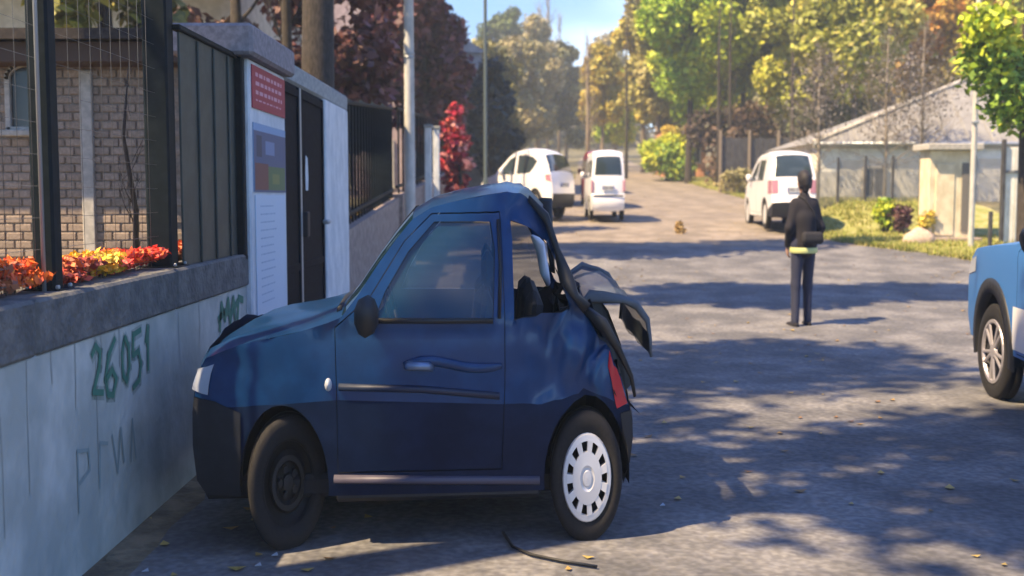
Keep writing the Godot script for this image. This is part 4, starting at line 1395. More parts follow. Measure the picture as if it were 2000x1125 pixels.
func left_side() -> void:
	# raised garden behind the wall
	var st := begin()
	box(st, Vector3(-7.0, 0.45, -2.0), Vector3(10.0, 1.1, 16.5), 0.02)
	box(st, Vector3(-7.1, 0.45, -14.0), Vector3(10.0, 1.1, 7.4), 0.02)
	struct("garden_terrace", st, M.soil)
	var wall := thing("garden_wall", "low white plastered wall with grey coping and green graffiti along the road", "wall")
	st = begin()
	box(st, Vector3(-1.815, 0.32, -0.625), Vector3(0.27, 1.24, 13.2), 0.006)
	obj("plaster_face", st, M.plaster, wall)
	for k in 8:                                     # coping slabs
		boxed("coping_slab", Vector3(-1.82, 1.04, 5.2 - 1.66 * k), Vector3(0.31, 0.20, 1.645), M.coping, wall, 0.012)
	var u := Vector3(0, 0, -1)
	var g := [
		[[[0.0, 0.17], [0.04, 0.20], [0.085, 0.17], [0.07, 0.11], [0.0, 0.02], [0.10, 0.0]], 4.46, 0.70],
		[[[0.12, 0.22], [0.04, 0.16], [0.0, 0.07], [0.02, 0.0], [0.08, -0.01], [0.12, 0.05], [0.07, 0.10], [0.01, 0.07]], 4.60, 0.68],
		[[[0.04, 0.19], [0.0, 0.12], [0.01, 0.03], [0.05, 0.0], [0.085, 0.06], [0.08, 0.15], [0.04, 0.19]], 4.80, 0.70],
		[[[0.12, 0.22], [0.02, 0.21], [0.01, 0.12], [0.08, 0.13], [0.11, 0.07], [0.08, 0.0], [0.0, -0.02]], 4.93, 0.68],
		[[[0.0, 0.16], [0.03, 0.22], [0.02, 0.03]], 5.12, 0.68]]
	st = begin()
	for e in g:
		var pts := []
		for p in e[0]:
			pts.append(Vector2(p[0], p[1]))
		stroke(st, Vector3(-1.677, e[2], -e[1]), u, Vector3.UP, pts, 0.026)
	obj("green_spray_number", st, M.spray, wall)
	st = begin()
	for e in g:
		var pts := []
		for p in e[0]:
			pts.append(Vector2(p[0] + 0.006, p[1] - 0.004))
		stroke(st, Vector3(-1.6785, e[2], -e[1]), u, Vector3.UP, pts, 0.058)
	obj("green_overspray", st, M.overspray, wall)
	st = begin()
	for e in [[[[0, 0], [0.05, 0.14], [0.12, 0.05], [0.2, 0.15], [0.24, 0.02], [0.32, 0.15], [0.36, 0.03]], 6.42, 0.74], [[[0.0, 0.06], [0.12, 0.09], [0.3, 0.07], [0.44, 0.12]], 6.4, 0.74], [[[0.42, 0.0], [0.46, 0.14], [0.56, 0.12]], 6.42, 0.74]]:
		var pts := []
		for p in e[0]:
			pts.append(Vector2(p[0], p[1]))
		stroke(st, Vector3(-1.6765, e[2], -e[1]), u, Vector3.UP, pts, 0.045)
	obj("green_spray_scrawl", st, M.spray, wall)
	st = begin()
	for e in [[[[0, 0], [0.0, 0.24], [0.11, 0.22], [0.12, 0.14], [0.01, 0.11]], 4.28, 0.28], [[[0.0, 0.0], [0.02, 0.18], [0.10, 0.16]], 4.50, 0.32], [[[0.0, 0.17], [0.05, 0.0], [0.10, 0.18], [0.13, 0.03]], 4.66, 0.33], [[[0.0, 0.0], [0.03, 0.18], [0.06, 0.0]], 4.88, 0.34]]:
		var pts := []
		for p in e[0]:
			pts.append(Vector2(p[0], p[1]))
		stroke(st, Vector3(-1.677, e[2], -e[1]), u, Vector3.UP, pts, 0.016)
	obj("faded_spray_tag", st, M.spray_pale, wall)
	st = begin()
	for k in 11:                                    # drips that run down from the coping
		var z := -rng.randf_range(3.3, 7.2)
		var l := rng.randf_range(0.1, 0.7)
		stroke(st, Vector3(-1.678, 0.935, z), u, Vector3.UP, [Vector2(0, 0), Vector2(rng.randf_range(-0.01, 0.01), -l * 0.6), Vector2(rng.randf_range(-0.01, 0.01), -l)], rng.randf_range(0.005, 0.014))
	obj("drip_stains", st, M.stain, wall)
	# tall dark posts on the wall and the wire mesh between them
	for e in [[-4.36, 0.085, 3.6, "slender dark green steel post on the wall coping, left of the broad one"], [-5.80, 0.125, 3.8, "broad dark steel post on the wall coping beside the green sheet panel"]]:
		var p := thing("fence_post", e[3], "post", Vector3(-1.80, 1.13, e[0]), "tall posts on the garden wall")
		var s: float = e[1]
		boxed("shaft", Vector3(0, e[2] * 0.5, 0), Vector3(s, e[2], s), M.steel_post, p, 0.01)
		boxed("base_plate", Vector3(0, 0.008, 0), Vector3(s * 1.7, 0.016, s * 1.7), M.steel_post, p, 0.003)
		for k in 4:
			boxed("bolt", Vector3((k % 2 - 0.5) * s * 1.4, 0.024, (floori(k / 2.0) - 0.5) * s * 1.4), Vector3(0.016, 0.016, 0.016), M.galv, p, 0.004)
	st = begin(true)
	tube(st, [Vector3(-1.78, 1.13, -4.27), Vector3(-1.78, 4.5, -4.27)], [0.008], 6)
	tag(obj("thin_rod", st, M.galv), "thin pale galvanised rod standing next to the slender dark post", "rod")
	boxed("iron_stub", Vector3(-1.8, 1.26, -3.80), Vector3(0.05, 0.26, 0.05), M.steel_post, self, 0.008)
	tag(get_node("iron_stub"), "short cut-off iron stub on the coping at the left edge", "post")
	var mesh := thing("wire_fence", "thin wire mesh fence between the tall posts on the wall", "fence", Vector3(-1.80, 1.13, -4.0))
	st = begin(true)
	tube(st, [Vector3(0, 0, 0), Vector3(0, 2.4, 0)], [0.0011], 4)
	var wire := finish(st)
	for k in 19:
		shape("upright_wire", wire, M.wire, mesh).position = Vector3(0, 0.02, 0.62 - 0.124 * k)
	st = begin(true)
	tube(st, [Vector3(0, 0, 0.62), Vector3(0, 0, -1.72)], [0.0011], 4)
	wire = finish(st)
	for k in 20:
		shape("cross_wire", wire, M.wire, mesh).position = Vector3(0.005, 0.05 + 0.12 * k, 0)
	var panel := thing("green_sheet_panel", "dark green sheet metal screen between the broad post and the signboard pillar", "screen", Vector3(-1.72, 1.13, -6.5))
	for k in 4:
		boxed("sheet", Vector3(0, 0.61, 0.46 - 0.325 * k), Vector3(0.012, 1.22, 0.318), M.green_sheet, panel, 0.003)
		boxed("rib", Vector3(0.012, 0.61, 0.3 - 0.325 * k), Vector3(0.014, 1.2, 0.02), M.green_sheet, panel, 0.004)
	boxed("top_rail", Vector3(0, 1.235, 0), Vector3(0.05, 0.03, 1.32), M.steel_post, panel, 0.006)
	boxed("end_post", Vector3(0.02, 0.6, -0.56), Vector3(0.07, 1.26, 0.07), M.steel_post, panel, 0.01)
	# the pillar with the signs
	var pil := thing("signboard_pillar", "white gate pillar carrying a red sign and notices under a grey cap", "pillar", Vector3(-1.82, 0, -7.65))
	boxed("shaft", Vector3(0, 1.13, 0), Vector3(0.36, 2.46, 1.1), M.pillar_white, pil, 0.012)
	boxed("cap", Vector3(-0.02, 2.46, 0.03), Vector3(0.52, 0.19, 1.36), M.cap, pil, 0.02)
	var red := print_tex(128, 96, Color(0.62, 0.16, 0.24), func(im: Image) -> void:
		var r := RandomNumberGenerator.new()
		r.seed = 3
		for row in 4:
			var x := 12
			while x < 112:
				var w := r.randi_range(5, 14)
				im.fill_rect(Rect2i(x, 14 + row * 20, w, 9 if row < 3 else 4), Color(0.80, 0.58, 0.64))
				x += w + 4)
	sheet("red_sign", Vector3(0.182, 2.06, 0.50), Vector3(0, 0, -1.02), Vector3(0, 0.27, 0), red, pil)
	var photo := print_tex(128, 128, Color(0.30, 0.36, 0.48), func(im: Image) -> void:
		im.fill_rect(Rect2i(0, 0, 128, 14), Color(0.50, 0.62, 0.76))
		im.fill_rect(Rect2i(4, 74, 50, 50), Color(0.44, 0.26, 0.26))
		im.fill_rect(Rect2i(54, 78, 70, 46), Color(0.34, 0.44, 0.30))
		im.fill_rect(Rect2i(70, 92, 30, 20), Color(0.46, 0.50, 0.30))
		im.fill_rect(Rect2i(44, 30, 36, 26), Color(0.44, 0.52, 0.66))
		im.fill_rect(Rect2i(10, 22, 20, 40), Color(0.20, 0.25, 0.34)))
	sheet("picture_poster", Vector3(0.182, 1.53, 0.49), Vector3(0, 0, -1.0), Vector3(0, 0.44, 0), photo, pil)
	var notice := print_tex(128, 256, Color(0.76, 0.82, 0.88), func(im: Image) -> void:
		var r := RandomNumberGenerator.new()
		r.seed = 9
		for row in 13:
			var x := 18
			var end := r.randi_range(66, 84)
			while x < end:
				var w := r.randi_range(3, 9)
				im.fill_rect(Rect2i(x, 22 + row * 17, w, 3), Color(0.55, 0.66, 0.76))
				x += w + 2)
	sheet("white_notice", Vector3(0.182, 0.72, 0.46), Vector3(0, 0, -0.94), Vector3(0, 0.79, 0), notice, pil)
	# the gate
	var gate := thing("metal_gate", "dark blue-black sheet metal gate between the two white pillars", "gate", Vector3(-1.705, 0, -9.15))
	for e in [[0.57, 0.68], [-0.36, 1.06]]:
		var leaf := boxed("gate_leaf", Vector3(0, 1.21, e[0]), Vector3(0.05, 2.3, e[1]), M.gate, gate, 0.006)
		for s in [-1.0, 1.0]:
			boxed("stile", Vector3(0.032, 1.21, e[0] + s * (e[1] * 0.5 - 0.035)), Vector3(0.016, 2.28, 0.05), M.gate, leaf, 0.004)
		for y in [0.12, 0.95, 2.3]:
			boxed("cross_bar", Vector3(0.0315, y, e[0]), Vector3(0.015, 0.06, e[1] - 0.13), M.gate, leaf, 0.004)
	boxed("gap_light_strip", Vector3(0.03, 1.21, 0.20), Vector3(0.02, 2.28, 0.05), M.galv, gate, 0.004)  # pale strip standing in for light through the gap between the leaves
	boxed("lock_box", Vector3(0.055, 1.28, 0.12), Vector3(0.05, 0.2, 0.1), M.steel_dark, gate, 0.008)
	boxed("handle", Vector3(0.07, 1.28, -0.80), Vector3(0.06, 0.04, 0.12), M.galv, gate, 0.012)
	st = begin()
	prism(st, Vector3(0.045, 1.55, 0.02), Vector3(0, 0, -1), Vector3.UP, [Vector2(-0.04, 0.0), Vector2(0.05, 0.0), Vector2(0.07, 0.12), Vector2(0.04, 0.26), Vector2(-0.03, 0.28), Vector2(-0.05, 0.14)], 0.004)
	obj("white_badge", st, M.pillar_white, gate)
	boxed("lintel", Vector3(-0.165, 2.45, -0.90), Vector3(0.36, 0.16, 3.26), M.lintel, gate, 0.02)
	var p2 := thing("gate_pillar", "plain pale pillar right of the dark metal gate", "pillar", Vector3(-1.83, 0, -10.8))
	boxed("shaft", Vector3(0, 1.13, 0), Vector3(0.34, 2.47, 1.36), M.pillar_white, p2, 0.012)
	boxed("plinth", Vector3(0.01, 0.2, 0), Vector3(0.36, 0.5, 1.38), M.coping, p2, 0.012)
	# fence beyond the gate
	for part in 2:
		var z0 := -11.55 if part == 0 else -18.0
		var z1 := -17.4 if part == 0 else -40.0
		var f := thing("railing_fence", ["dark railing with a green shade net on a low wall right of the gate", "railing on a low wall far along the left side, behind the white posts"][part], "fence", Vector3(-1.84, ground(-1.8, z0), z0))
		var rise_to := ground(-1.8, z1) - ground(-1.8, z0)
		var L := z0 - z1
		st = begin()
		prism(st, Vector3(-0.1, 0, 0), Vector3(0, 0, -1), Vector3.UP, [Vector2(0, -0.4), Vector2(L, rise_to - 0.4), Vector2(L, rise_to + 1.08), Vector2(0, 1.08)], 0.2)
		obj("low_wall", st, M.low_wall, f)
		var n := 22 if part == 0 else 30
		for k in n:
			var t := (k + 0.5) / n
			boxed("bar", Vector3(0, rise_to * t + 1.77, -L * t), Vector3(0.03, 1.38, 0.03), M.steel_post, f, 0.004)
		for y in [1.2, 2.44]:
			st = begin()
			quadbox(st, Vector3(0, y, 0), Vector3(0, y + rise_to, -L), 0.045)
			obj("rail", st, M.steel_post, f)
		if part == 0:
			for k in 5:
				var t := (k + 0.5) / 5.0
				boxed("shade_net", Vector3(-0.03, rise_to * t + 2.16, -L * t), Vector3(0.008, 0.62, L / 5.0 - 0.02), M.shade_net, f, 0.002)
	# poles
	var pole := thing("concrete_pole", "pale round concrete pole beside the railing left of the red creeper", "pole", spot(-1.58, -17.5))
	st = begin(true)
	lathe(st, Vector3(0, -0.2, 0), Vector3.UP, [Vector2(0.085, 0), Vector2(0.07, 6.0), Vector2(0.06, 9.6), Vector2(0.001, 9.62)], 16)
	obj("shaft", st, M.pole, pole)
	for y in [3.2, 3.26]:
		st = begin(true)
		lathe(st, Vector3(0, y, 0), Vector3.UP, [Vector2(0.07, 0), Vector2(0.085, 0.005), Vector2(0.085, 0.03), Vector2(0.07, 0.035)], 16)
		obj("band", st, M.galv, pole)
	for e in [[-22.2, "nearer of two slim white gate posts in front of the red creeper"], [-24.6, "farther of two slim white gate posts in front of the red creeper"]]:
		var p := thing("white_post", e[1], "post", spot(-1.64, e[0]), "white gate posts")
		boxed("shaft", Vector3(0, 1.0, 0), Vector3(0.13, 2.2, 0.16), M.pillar_white, p, 0.01)
		boxed("cap", Vector3(0, 2.13, 0), Vector3(0.17, 0.06, 0.2), M.lintel, p, 0.012)
	var lamp := thing("street_lamp", "thin dark street lamp pole against the sky on the left roadside", "street lamp", spot(-0.62, -26.5))
	st = begin(true)
	lathe(st, Vector3(0, -0.1, 0), Vector3.UP, [Vector2(0.06, 0), Vector2(0.06, 1.0), Vector2(0.045, 1.1), Vector2(0.035, 8.0)], 12)
	obj("pole", st, M.lamp_post, lamp)
	st = begin(true)
	tube(st, [Vector3(0, 7.9, 0), Vector3(0.1, 8.3, 0), Vector3(0.5, 8.5, 0), Vector3(0.8, 8.5, 0)], [0.035, 0.03, 0.025], 8)
	obj("arm", st, M.lamp_post, lamp)
	boxed("lamp_head", Vector3(0.95, 8.47, 0), Vector3(0.4, 0.1, 0.22), M.galv, lamp, 0.04)

func quadbox(st: SurfaceTool, a: Vector3, b: Vector3, w: float) -> void:   # a square bar from a to b
	var d := (b - a).normalized()
	var x := d.cross(Vector3.UP).normalized()
	box(st, (a + b) * 0.5, Vector3(w, w, a.distance_to(b)), w * 0.15, Basis(x, d.cross(x) * -1.0, -d) if false else Basis(x, x.cross(d).normalized() * -1.0, d * -1.0).orthonormalized())

func window(parent: Node, c: Vector3, u: Vector3, w: float, h: float, frame: Material, called := "window", pane_m: Material = null) -> void:
	var n := u.cross(Vector3.UP).normalized()
	var b := Basis(u, Vector3.UP, n)
	var st := begin()
	box(st, c + n * 0.02 + Vector3.UP * (h * 0.5 - 0.03), Vector3(w, 0.06, 0.08), 0.006, b)
	box(st, c + n * 0.02 - Vector3.UP * (h * 0.5 - 0.03), Vector3(w * 1.15, 0.06, 0.12), 0.006, b)
	for s in [-1.0, 1.0]:
		box(st, c + n * 0.02 + u * s * (w * 0.5 - 0.03), Vector3(0.06, h - 0.12, 0.08), 0.006, b)
	box(st, c + n * 0.015, Vector3(0.035, h - 0.12, 0.05), 0.004, b)
	var f := obj(called, st, frame, parent)
	st = begin()
	box(st, c - n * 0.005, Vector3(w - 0.1, h - 0.1, 0.03), 0.002, b)
	obj("pane", st, pane_m if pane_m else M.window_dark, f)

func houses() -> void:
	rng.seed = 6
	# brick outbuilding behind the wire fence
	var h := thing("brick_house", "small tan brick building with an arched window behind the wire fence", "house", Vector3(-2.62, 1.0, -9.0))
	boxed("wall", Vector3(-2.5, 0.78, -2.5), Vector3(5.0, 1.6, 5.0), M.mortar, h, 0.005)
	var bricks := []
	for k in 3:
		bricks.append(finish(brick_shape(Vector3(0.131, 0.058, 0.03), k)))
	for row in 22:
		for k in 13:
			var x := -0.07 - 0.142 * k - (0.071 if row % 2 else 0.0)
			var y := 0.05 + 0.0675 * row
			if x > -1.37 and x < -1.04 and y > 0.98 and y < 1.55:
				continue
			var b := shape("brick", bricks[rng.randi() % 3], M["brick%d" % (rng.randi() % 4)], h)
			b.position = Vector3(x, y, 0.001 + rng.randf() * 0.004)
	var st := begin()
	var arch := [Vector2(-0.15, 0.0), Vector2(0.15, 0.0)]
	for k in 13:
		arch.append(Vector2(cos(PI * k / 12.0) * 0.15, 0.40 + sin(PI * k / 12.0) * 0.11))
	var fr := Node3D.new()
	fr.name = "window"
	h.add_child(fr)
	for k in arch.size():
		var a: Vector2 = arch[k]
		var b: Vector2 = arch[(k + 1) % arch.size()]
		var m := (a + b) * 0.5
		var d := (b - a)
		box(st, Vector3(-1.205 + m.x, 1.03 + m.y, 0.02), Vector3(d.length() + 0.03, 0.042, 0.06), 0.004, Basis(Vector3.BACK, d.angle()))
	obj("frame", st, M.stone_trim, fr)
	st = begin()
	prism(st, Vector3(-1.205, 1.03, 0.004), Vector3.RIGHT, Vector3.UP, arch, 0.01)
	obj("pane", st, M.window_dark, fr)
	boxed("sill", Vector3(-1.205, 1.0, 0.04), Vector3(0.40, 0.05, 0.12), M.stone_trim, fr, 0.008)
	boxed("pilaster", Vector3(-0.74, 0.74, 0.02), Vector3(0.1, 1.5, 0.06), M.stone_trim, h, 0.008)
	boxed("eave_beam", Vector3(-2.4, 1.6, 0.12), Vector3(5.2, 0.16, 0.4), M.eave, h, 0.01)
	st = begin()
	prism(st, Vector3(-4.9, 0, 0), Vector3(0, 0, 1), Vector3.UP, [Vector2(0.45, 1.68), Vector2(-2.5, 1.95), Vector2(-5.4, 1.68), Vector2(-5.4, 1.76), Vector2(-2.5, 2.04), Vector2(0.45, 1.76)], -5.05)
	obj("roof", st, M.roof_tile, h)
	# blocks behind
	building("apartment_block", "cream block with stacked balconies seen above the green screen at upper left", Vector3(-10.2, 0.4, -27.0), Vector3(9.4, 7.2, 8.0), M.cream_house, 3, 5, true)
	building("mauve_house", "dull pink tall building behind the bare trunks at upper left", Vector3(-6.4, 0.8, -42.0), Vector3(5.6, 13.0, 8.0), M.mauve_house, 4, 4, false)
	building("grey_house", "pale grey house end seen between the maroon creeper and the lamp pole", Vector3(-3.4, 1.6, -50.0), Vector3(4.4, 5.6, 9.0), M.grey_house, 2, 3, false, 1.5)
	building("orange_house", "small orange rendered house behind the green bushes on the right of the road", Vector3(9.3, 2.5, -63.0), Vector3(2.3, 2.6, 4.0), M.orange_house, 1, 2, false, 0.6)
	building("pink_house", "pale pink house glimpsed between the yellow and orange trees", Vector3(19.7, 4.8, -72.0), Vector3(2.6, 6.6, 6.0), M.pink_house, 2, 2, false)

func brick_shape(s: Vector3, k: int) -> SurfaceTool:
	var st := begin()
	box(st, Vector3.ZERO, s * Vector3(1.0 - 0.015 * k, 1.0 - 0.03 * (k % 2), 1.0), 0.004 + 0.001 * k, Basis(Vector3.BACK, 0.006 * (k - 1)))
	return st

func building(called: String, label: String, at: Vector3, s: Vector3, m: Material, floors: int, bays: int, balconies: bool, gable := 0.0) -> void:
	var h := thing(called, label, "house", at)
	boxed("wall", Vector3(0, s.y * 0.5 - 0.5, 0), Vector3(s.x, s.y + 1.0, s.z), m, h, 0.03)
	if gable > 0.0:
		var st := begin()
		prism(st, Vector3(0, s.y + 0.002, -s.z * 0.52), Vector3.RIGHT, Vector3.UP, [Vector2(-s.x * 0.55, 0), Vector2(s.x * 0.55, 0), Vector2(0, gable)], s.z * 1.04)
		obj("roof", st, M.roof_tile if called != "grey_house" else M.grey_house, h)
	else:
		boxed("roof", Vector3(0, s.y + 0.1, 0), Vector3(s.x + 0.5, 0.18, s.z + 0.5), M.cap, h, 0.03)
	var fh := s.y / floors
	for f in floors:
		for b in bays:
			var x := -s.x * 0.5 + s.x * (b + 0.5) / bays
			window(h, Vector3(x, fh * (f + 0.55), s.z * 0.5), Vector3.RIGHT, s.x / bays * 0.5, fh * 0.5, M.stone_trim)
		for b in 3:                                  # the flank that faces the road
			var side := 1.0 if at.x < 0.0 else -1.0
			window(h, Vector3(side * s.x * 0.5, fh * (f + 0.55), s.z * 0.5 - s.z * (b + 0.5) / 3.0), Vector3(0, 0, -side), s.z / 3.0 * 0.35, fh * 0.5, M.stone_trim)
		if balconies:
			var bal := boxed("balcony", Vector3(0, fh * f + fh * 0.25, s.z * 0.5 + 0.55), Vector3(s.x * 0.98, 0.14, 1.1), M.stone_trim, h, 0.02)
			boxed("parapet", Vector3(0, fh * f + fh * 0.25 + 0.45, s.z * 0.5 + 1.06), Vector3(s.x * 0.98, 0.74, 0.07), m, bal, 0.02)

func right_side() -> void:
	var h := thing("low_house", "low white house with a wide pale grey hipped roof behind the grey fence", "house", Vector3(12.2, 0.9, -30.6))
	boxed("wall", Vector3(0, 0.7, 0), Vector3(9.2, 2.5, 5.0), M.white_wall, h, 0.02)
	var st := begin()
	var e := [Vector3(-4.75, 1.92, 2.6), Vector3(5.4, 1.92, 2.6), Vector3(5.4, 1.92, -2.8), Vector3(-4.75, 1.92, -2.8)]
	var r := [Vector3(0.55, 3.95, 0.12), Vector3(2.2, 3.95, 0.12), Vector3(2.2, 3.95, -0.12), Vector3(0.55, 3.95, -0.12)]
	for k in 4:
		var n := (k + 1) % 4
		facing(st, [e[k], e[n], r[n], r[k]], (e[k] + e[n]) * 0.5 + Vector3.UP)
	facing(st, r, Vector3.UP)
	facing(st, e, Vector3.DOWN)
	obj("roof", st, M.sheet_roof, h)
	boxed("fascia", Vector3(0.3, 1.85, 2.56), Vector3(10.1, 0.13, 0.06), M.stone_trim, h, 0.01)
	st = begin(true)
	tube(st, [Vector3(-4.75, 1.90, 2.65), Vector3(5.4, 1.90, 2.65)], [0.055], 8)
	obj("gutter", st, M.galv, h)
	st = begin(true)
	tube(st, [Vector3(-4.75, 1.95, 2.6), Vector3(0.55, 3.97, 0.12), Vector3(2.2, 3.97, 0.12), Vector3(5.4, 1.95, 2.6)], [0.06], 6)
	obj("ridge_cap", st, M.stone_trim, h)
	for k in 16:                                     # raised seams of the roof sheets
		var sx := -4.2 + 0.56 * k
		var top: float = (sx + 4.75) / 5.3 if sx < 0.55 else (1.0 if sx < 2.2 else (5.4 - sx) / 3.2)
		st = begin()
		tube(st, [Vector3(sx, 1.93, 2.6), Vector3(sx, 1.93 + 2.03 * top, 2.6 - 2.48 * top)], [0.016], 4)
		obj("roof_seam", st, M.sheet_roof, h)
	for k in 4:
		window(h, Vector3(-3.2 + 2.1 * k, 0.95, 2.5), Vector3.RIGHT, 0.6, 0.8, M.stone_trim)
	# grey panel fence
	var f := thing("grey_fence", "see-through grey wire panel fence with dark posts on the bank behind the white compact car", "fence", Vector3(6.75, 0.0, -25.6))
	for k in 9:
		var x := 0.62 * k
		var y := ground(6.75 + x, -25.6) + bank(6.75 + x, 25.6)
		boxed("post", Vector3(x, y + 0.45, 0.03), Vector3(0.05, 1.3, 0.05), M.fence_dark, f, 0.006)
		if k < 8:
			var wp := begin()
			for j in 21:
				box(wp, Vector3(x + 0.31, y + 0.06 + 0.048 * j, 0), Vector3(0.56, 0.013, 0.010), 0.0)
			for j in 13:
				box(wp, Vector3(x + 0.04 + 0.045 * j, y + 0.54, 0.012), Vector3(0.012, 1.0, 0.010), 0.0)
			obj("wire_panel", wp, M.fence_grey, f)
	# cream hut with its flat slab roof
	var hut := thing("meter_hut", "small cream meter hut with flat slab roof beside the thin pole", "hut", spot(8.03, -20.9))
	boxed("wall", Vector3(0, 0.72, 0), Vector3(0.82, 1.9, 0.5), M.cream_hut, hut, 0.012)
	boxed("roof_slab", Vector3(0, 1.735, 0.02), Vector3(1.02, 0.12, 0.8), M.stone_trim, hut, 0.015)
	boxed("door", Vector3(0.25, 0.82, 0.255), Vector3(0.13, 1.25, 0.03), M.door_grey, hut, 0.006)
	boxed("door", Vector3(-0.12, 0.78, 0.255), Vector3(0.34, 1.3, 0.03), M.cream_hut, hut, 0.006)
	boxed("foot_slab", Vector3(0, 0.02, 0.1), Vector3(1.0, 0.14, 0.8), M.low_wall, hut, 0.02)
	var wg := thing("board_gate", "tall whitish board gate between the thin pole and the right edge", "gate", spot(8.75, -20.2))
	for k in 9:
		boxed("board", Vector3(0.12 + 0.235 * k, 0.88, 0), Vector3(0.225, 1.75, 0.03), M.white_wall, wg, 0.005)
	for x in [0.0, 0.72, 1.6]:
		boxed("post", Vector3(x, 0.92, 0.05), Vector3(0.07, 1.95, 0.07), M.fence_dark, wg, 0.008)
	boxed("cross_rail", Vector3(1.1, 1.32, 0.03), Vector3(2.1, 0.05, 0.03), M.fence_grey, wg, 0.005)
	var pole := thing("thin_pole", "thin grey pole in front of the cream hut at the right verge", "pole", spot(7.99, -19.6))
	st = begin(true)
	lathe(st, Vector3(0, -0.2, 0), Vector3.UP, [Vector2(0.05, 0), Vector2(0.045, 3.0), Vector2(0.035, 8.2), Vector2(0.001, 8.22)], 12)
	obj("shaft", st, M.pole, pole)
	boxed("clamp", Vector3(0, 2.2, 0.03), Vector3(0.11, 0.05, 0.08), M.galv, pole, 0.01)
	var stub := boxed("short_post", Vector3(0, 0.3, 0), Vector3(0.06, 0.8, 0.06), M.fence_dark, self, 0.008)
	stub.position = spot(8.15, -19.2)
	tag(stub, "short dark post right of the thin pole", "post")
	# dark fence farther up the road
	var df := thing("dark_fence", "dark plank fence under the trees up the road on the right", "fence", Vector3(7.9, ground(8.0, -43.0), -43.0))
	for k in 14:
		boxed("plank", Vector3(0.10 + 0.235 * k, 1.0 + rng.randf_range(-0.04, 0.04), 0), Vector3(0.222, 2.15, 0.04), M.fence_dark, df, 0.006)
	for k in 4:
		boxed("post", Vector3(1.1 * k, 1.1, 0.06), Vector3(0.09, 2.5, 0.09), M.bark_far, df, 0.01)

const LIME := [Color(0.290, 0.435, 0.022), Color(0.435, 0.522, 0.029), Color(0.174, 0.290, 0.029), Color(0.580, 0.609, 0.043)]
const GREEN := [Color(0.06, 0.10, 0.025), Color(0.10, 0.15, 0.03), Color(0.16, 0.20, 0.04)]
const DARK := [Color(0.018, 0.032, 0.026), Color(0.03, 0.05, 0.04), Color(0.025, 0.045, 0.045)]
const GOLD := [Color(0.546, 0.429, 0.052), Color(0.468, 0.416, 0.078), Color(0.390, 0.351, 0.065), Color(0.650, 0.468, 0.052)]
const TAN := [Color(0.368, 0.310, 0.138), Color(0.299, 0.276, 0.115), Color(0.437, 0.380, 0.196), Color(0.253, 0.230, 0.092)]
const RUST := [Color(0.52, 0.26, 0.04), Color(0.46, 0.20, 0.04), Color(0.50, 0.32, 0.06), Color(0.42, 0.24, 0.04), Color(0.36, 0.34, 0.06)]
const MAROON := [Color(0.10, 0.026, 0.028), Color(0.14, 0.036, 0.034), Color(0.075, 0.026, 0.028), Color(0.22, 0.09, 0.085)]
const OLIVE := [Color(0.20, 0.20, 0.05), Color(0.14, 0.14, 0.04), Color(0.28, 0.26, 0.08), Color(0.10, 0.11, 0.03)]

func trees_near() -> void:
	rng.seed = 3
	# street trees behind the wall; their crowns shade the car and the road; the last, unseen, is added to shade the brick
	var labels := ["broad street tree behind the camera's left shoulder, overhanging the wall", "leafy street tree overhanging the wall nearest the left edge", "street tree with olive leaves behind the wire fence", "street tree whose dark trunk stands behind the metal gate", "tall narrow street tree beside the concrete pole", "unseen leafy tree added at the left to shade the brick building"]
	var spots := [[-3.6, 3.0, 3.6, 2.6, 12.5, 14, 0.0], [-3.3, -3.0, 3.4, 2.3, 12.5, 12, 0.0], [-5.6, -5.6, 3.4, 2.4, 12.0, 16, 0.0], [-2.15, -12.4, 2.9, 1.4, 12.0, 12, 0.6], [-3.1, -17.4, 3.4, 1.3, 12.5, 14, 0.0], [-7.6, -8.4, 2.6, 2.4, 11.0, 14, 0.0]]
	for i in spots.size():
		var s: Array = spots[i]
		var cl := clumps(4.6, s[4], s[2], s[3], s[5], 0.385, Vector3(0.8 if i < 5 else 0.0, 0, s[6]))
		tree("street_tree", labels[i], Vector3(s[0], 0.9 if s[1] > -9.0 else 0.3, s[1]), s[4], 0.19, cl, 7000, 0.125, OLIVE if i != 4 else TAN, "street trees behind the wall")
	# right foreground tree
	var cl := clumps(2.6, 9.0, 1.7, 1.6, 22, 0.38, Vector3(-0.1, 0, 0))
	cl.append([Vector3(-0.75, 3.1, 0.2), Vector3(0.55, 0.5, 0.5)])
	cl.append([Vector3(-0.35, 2.5, 0.2), Vector3(0.5, 0.55, 0.5)])
	tree("verge_tree", "lime green tree at the far right edge in front of the white board gate", spot(8.05, -17.6), 9.5, 0.15, cl, 26000, 0.075, LIME)

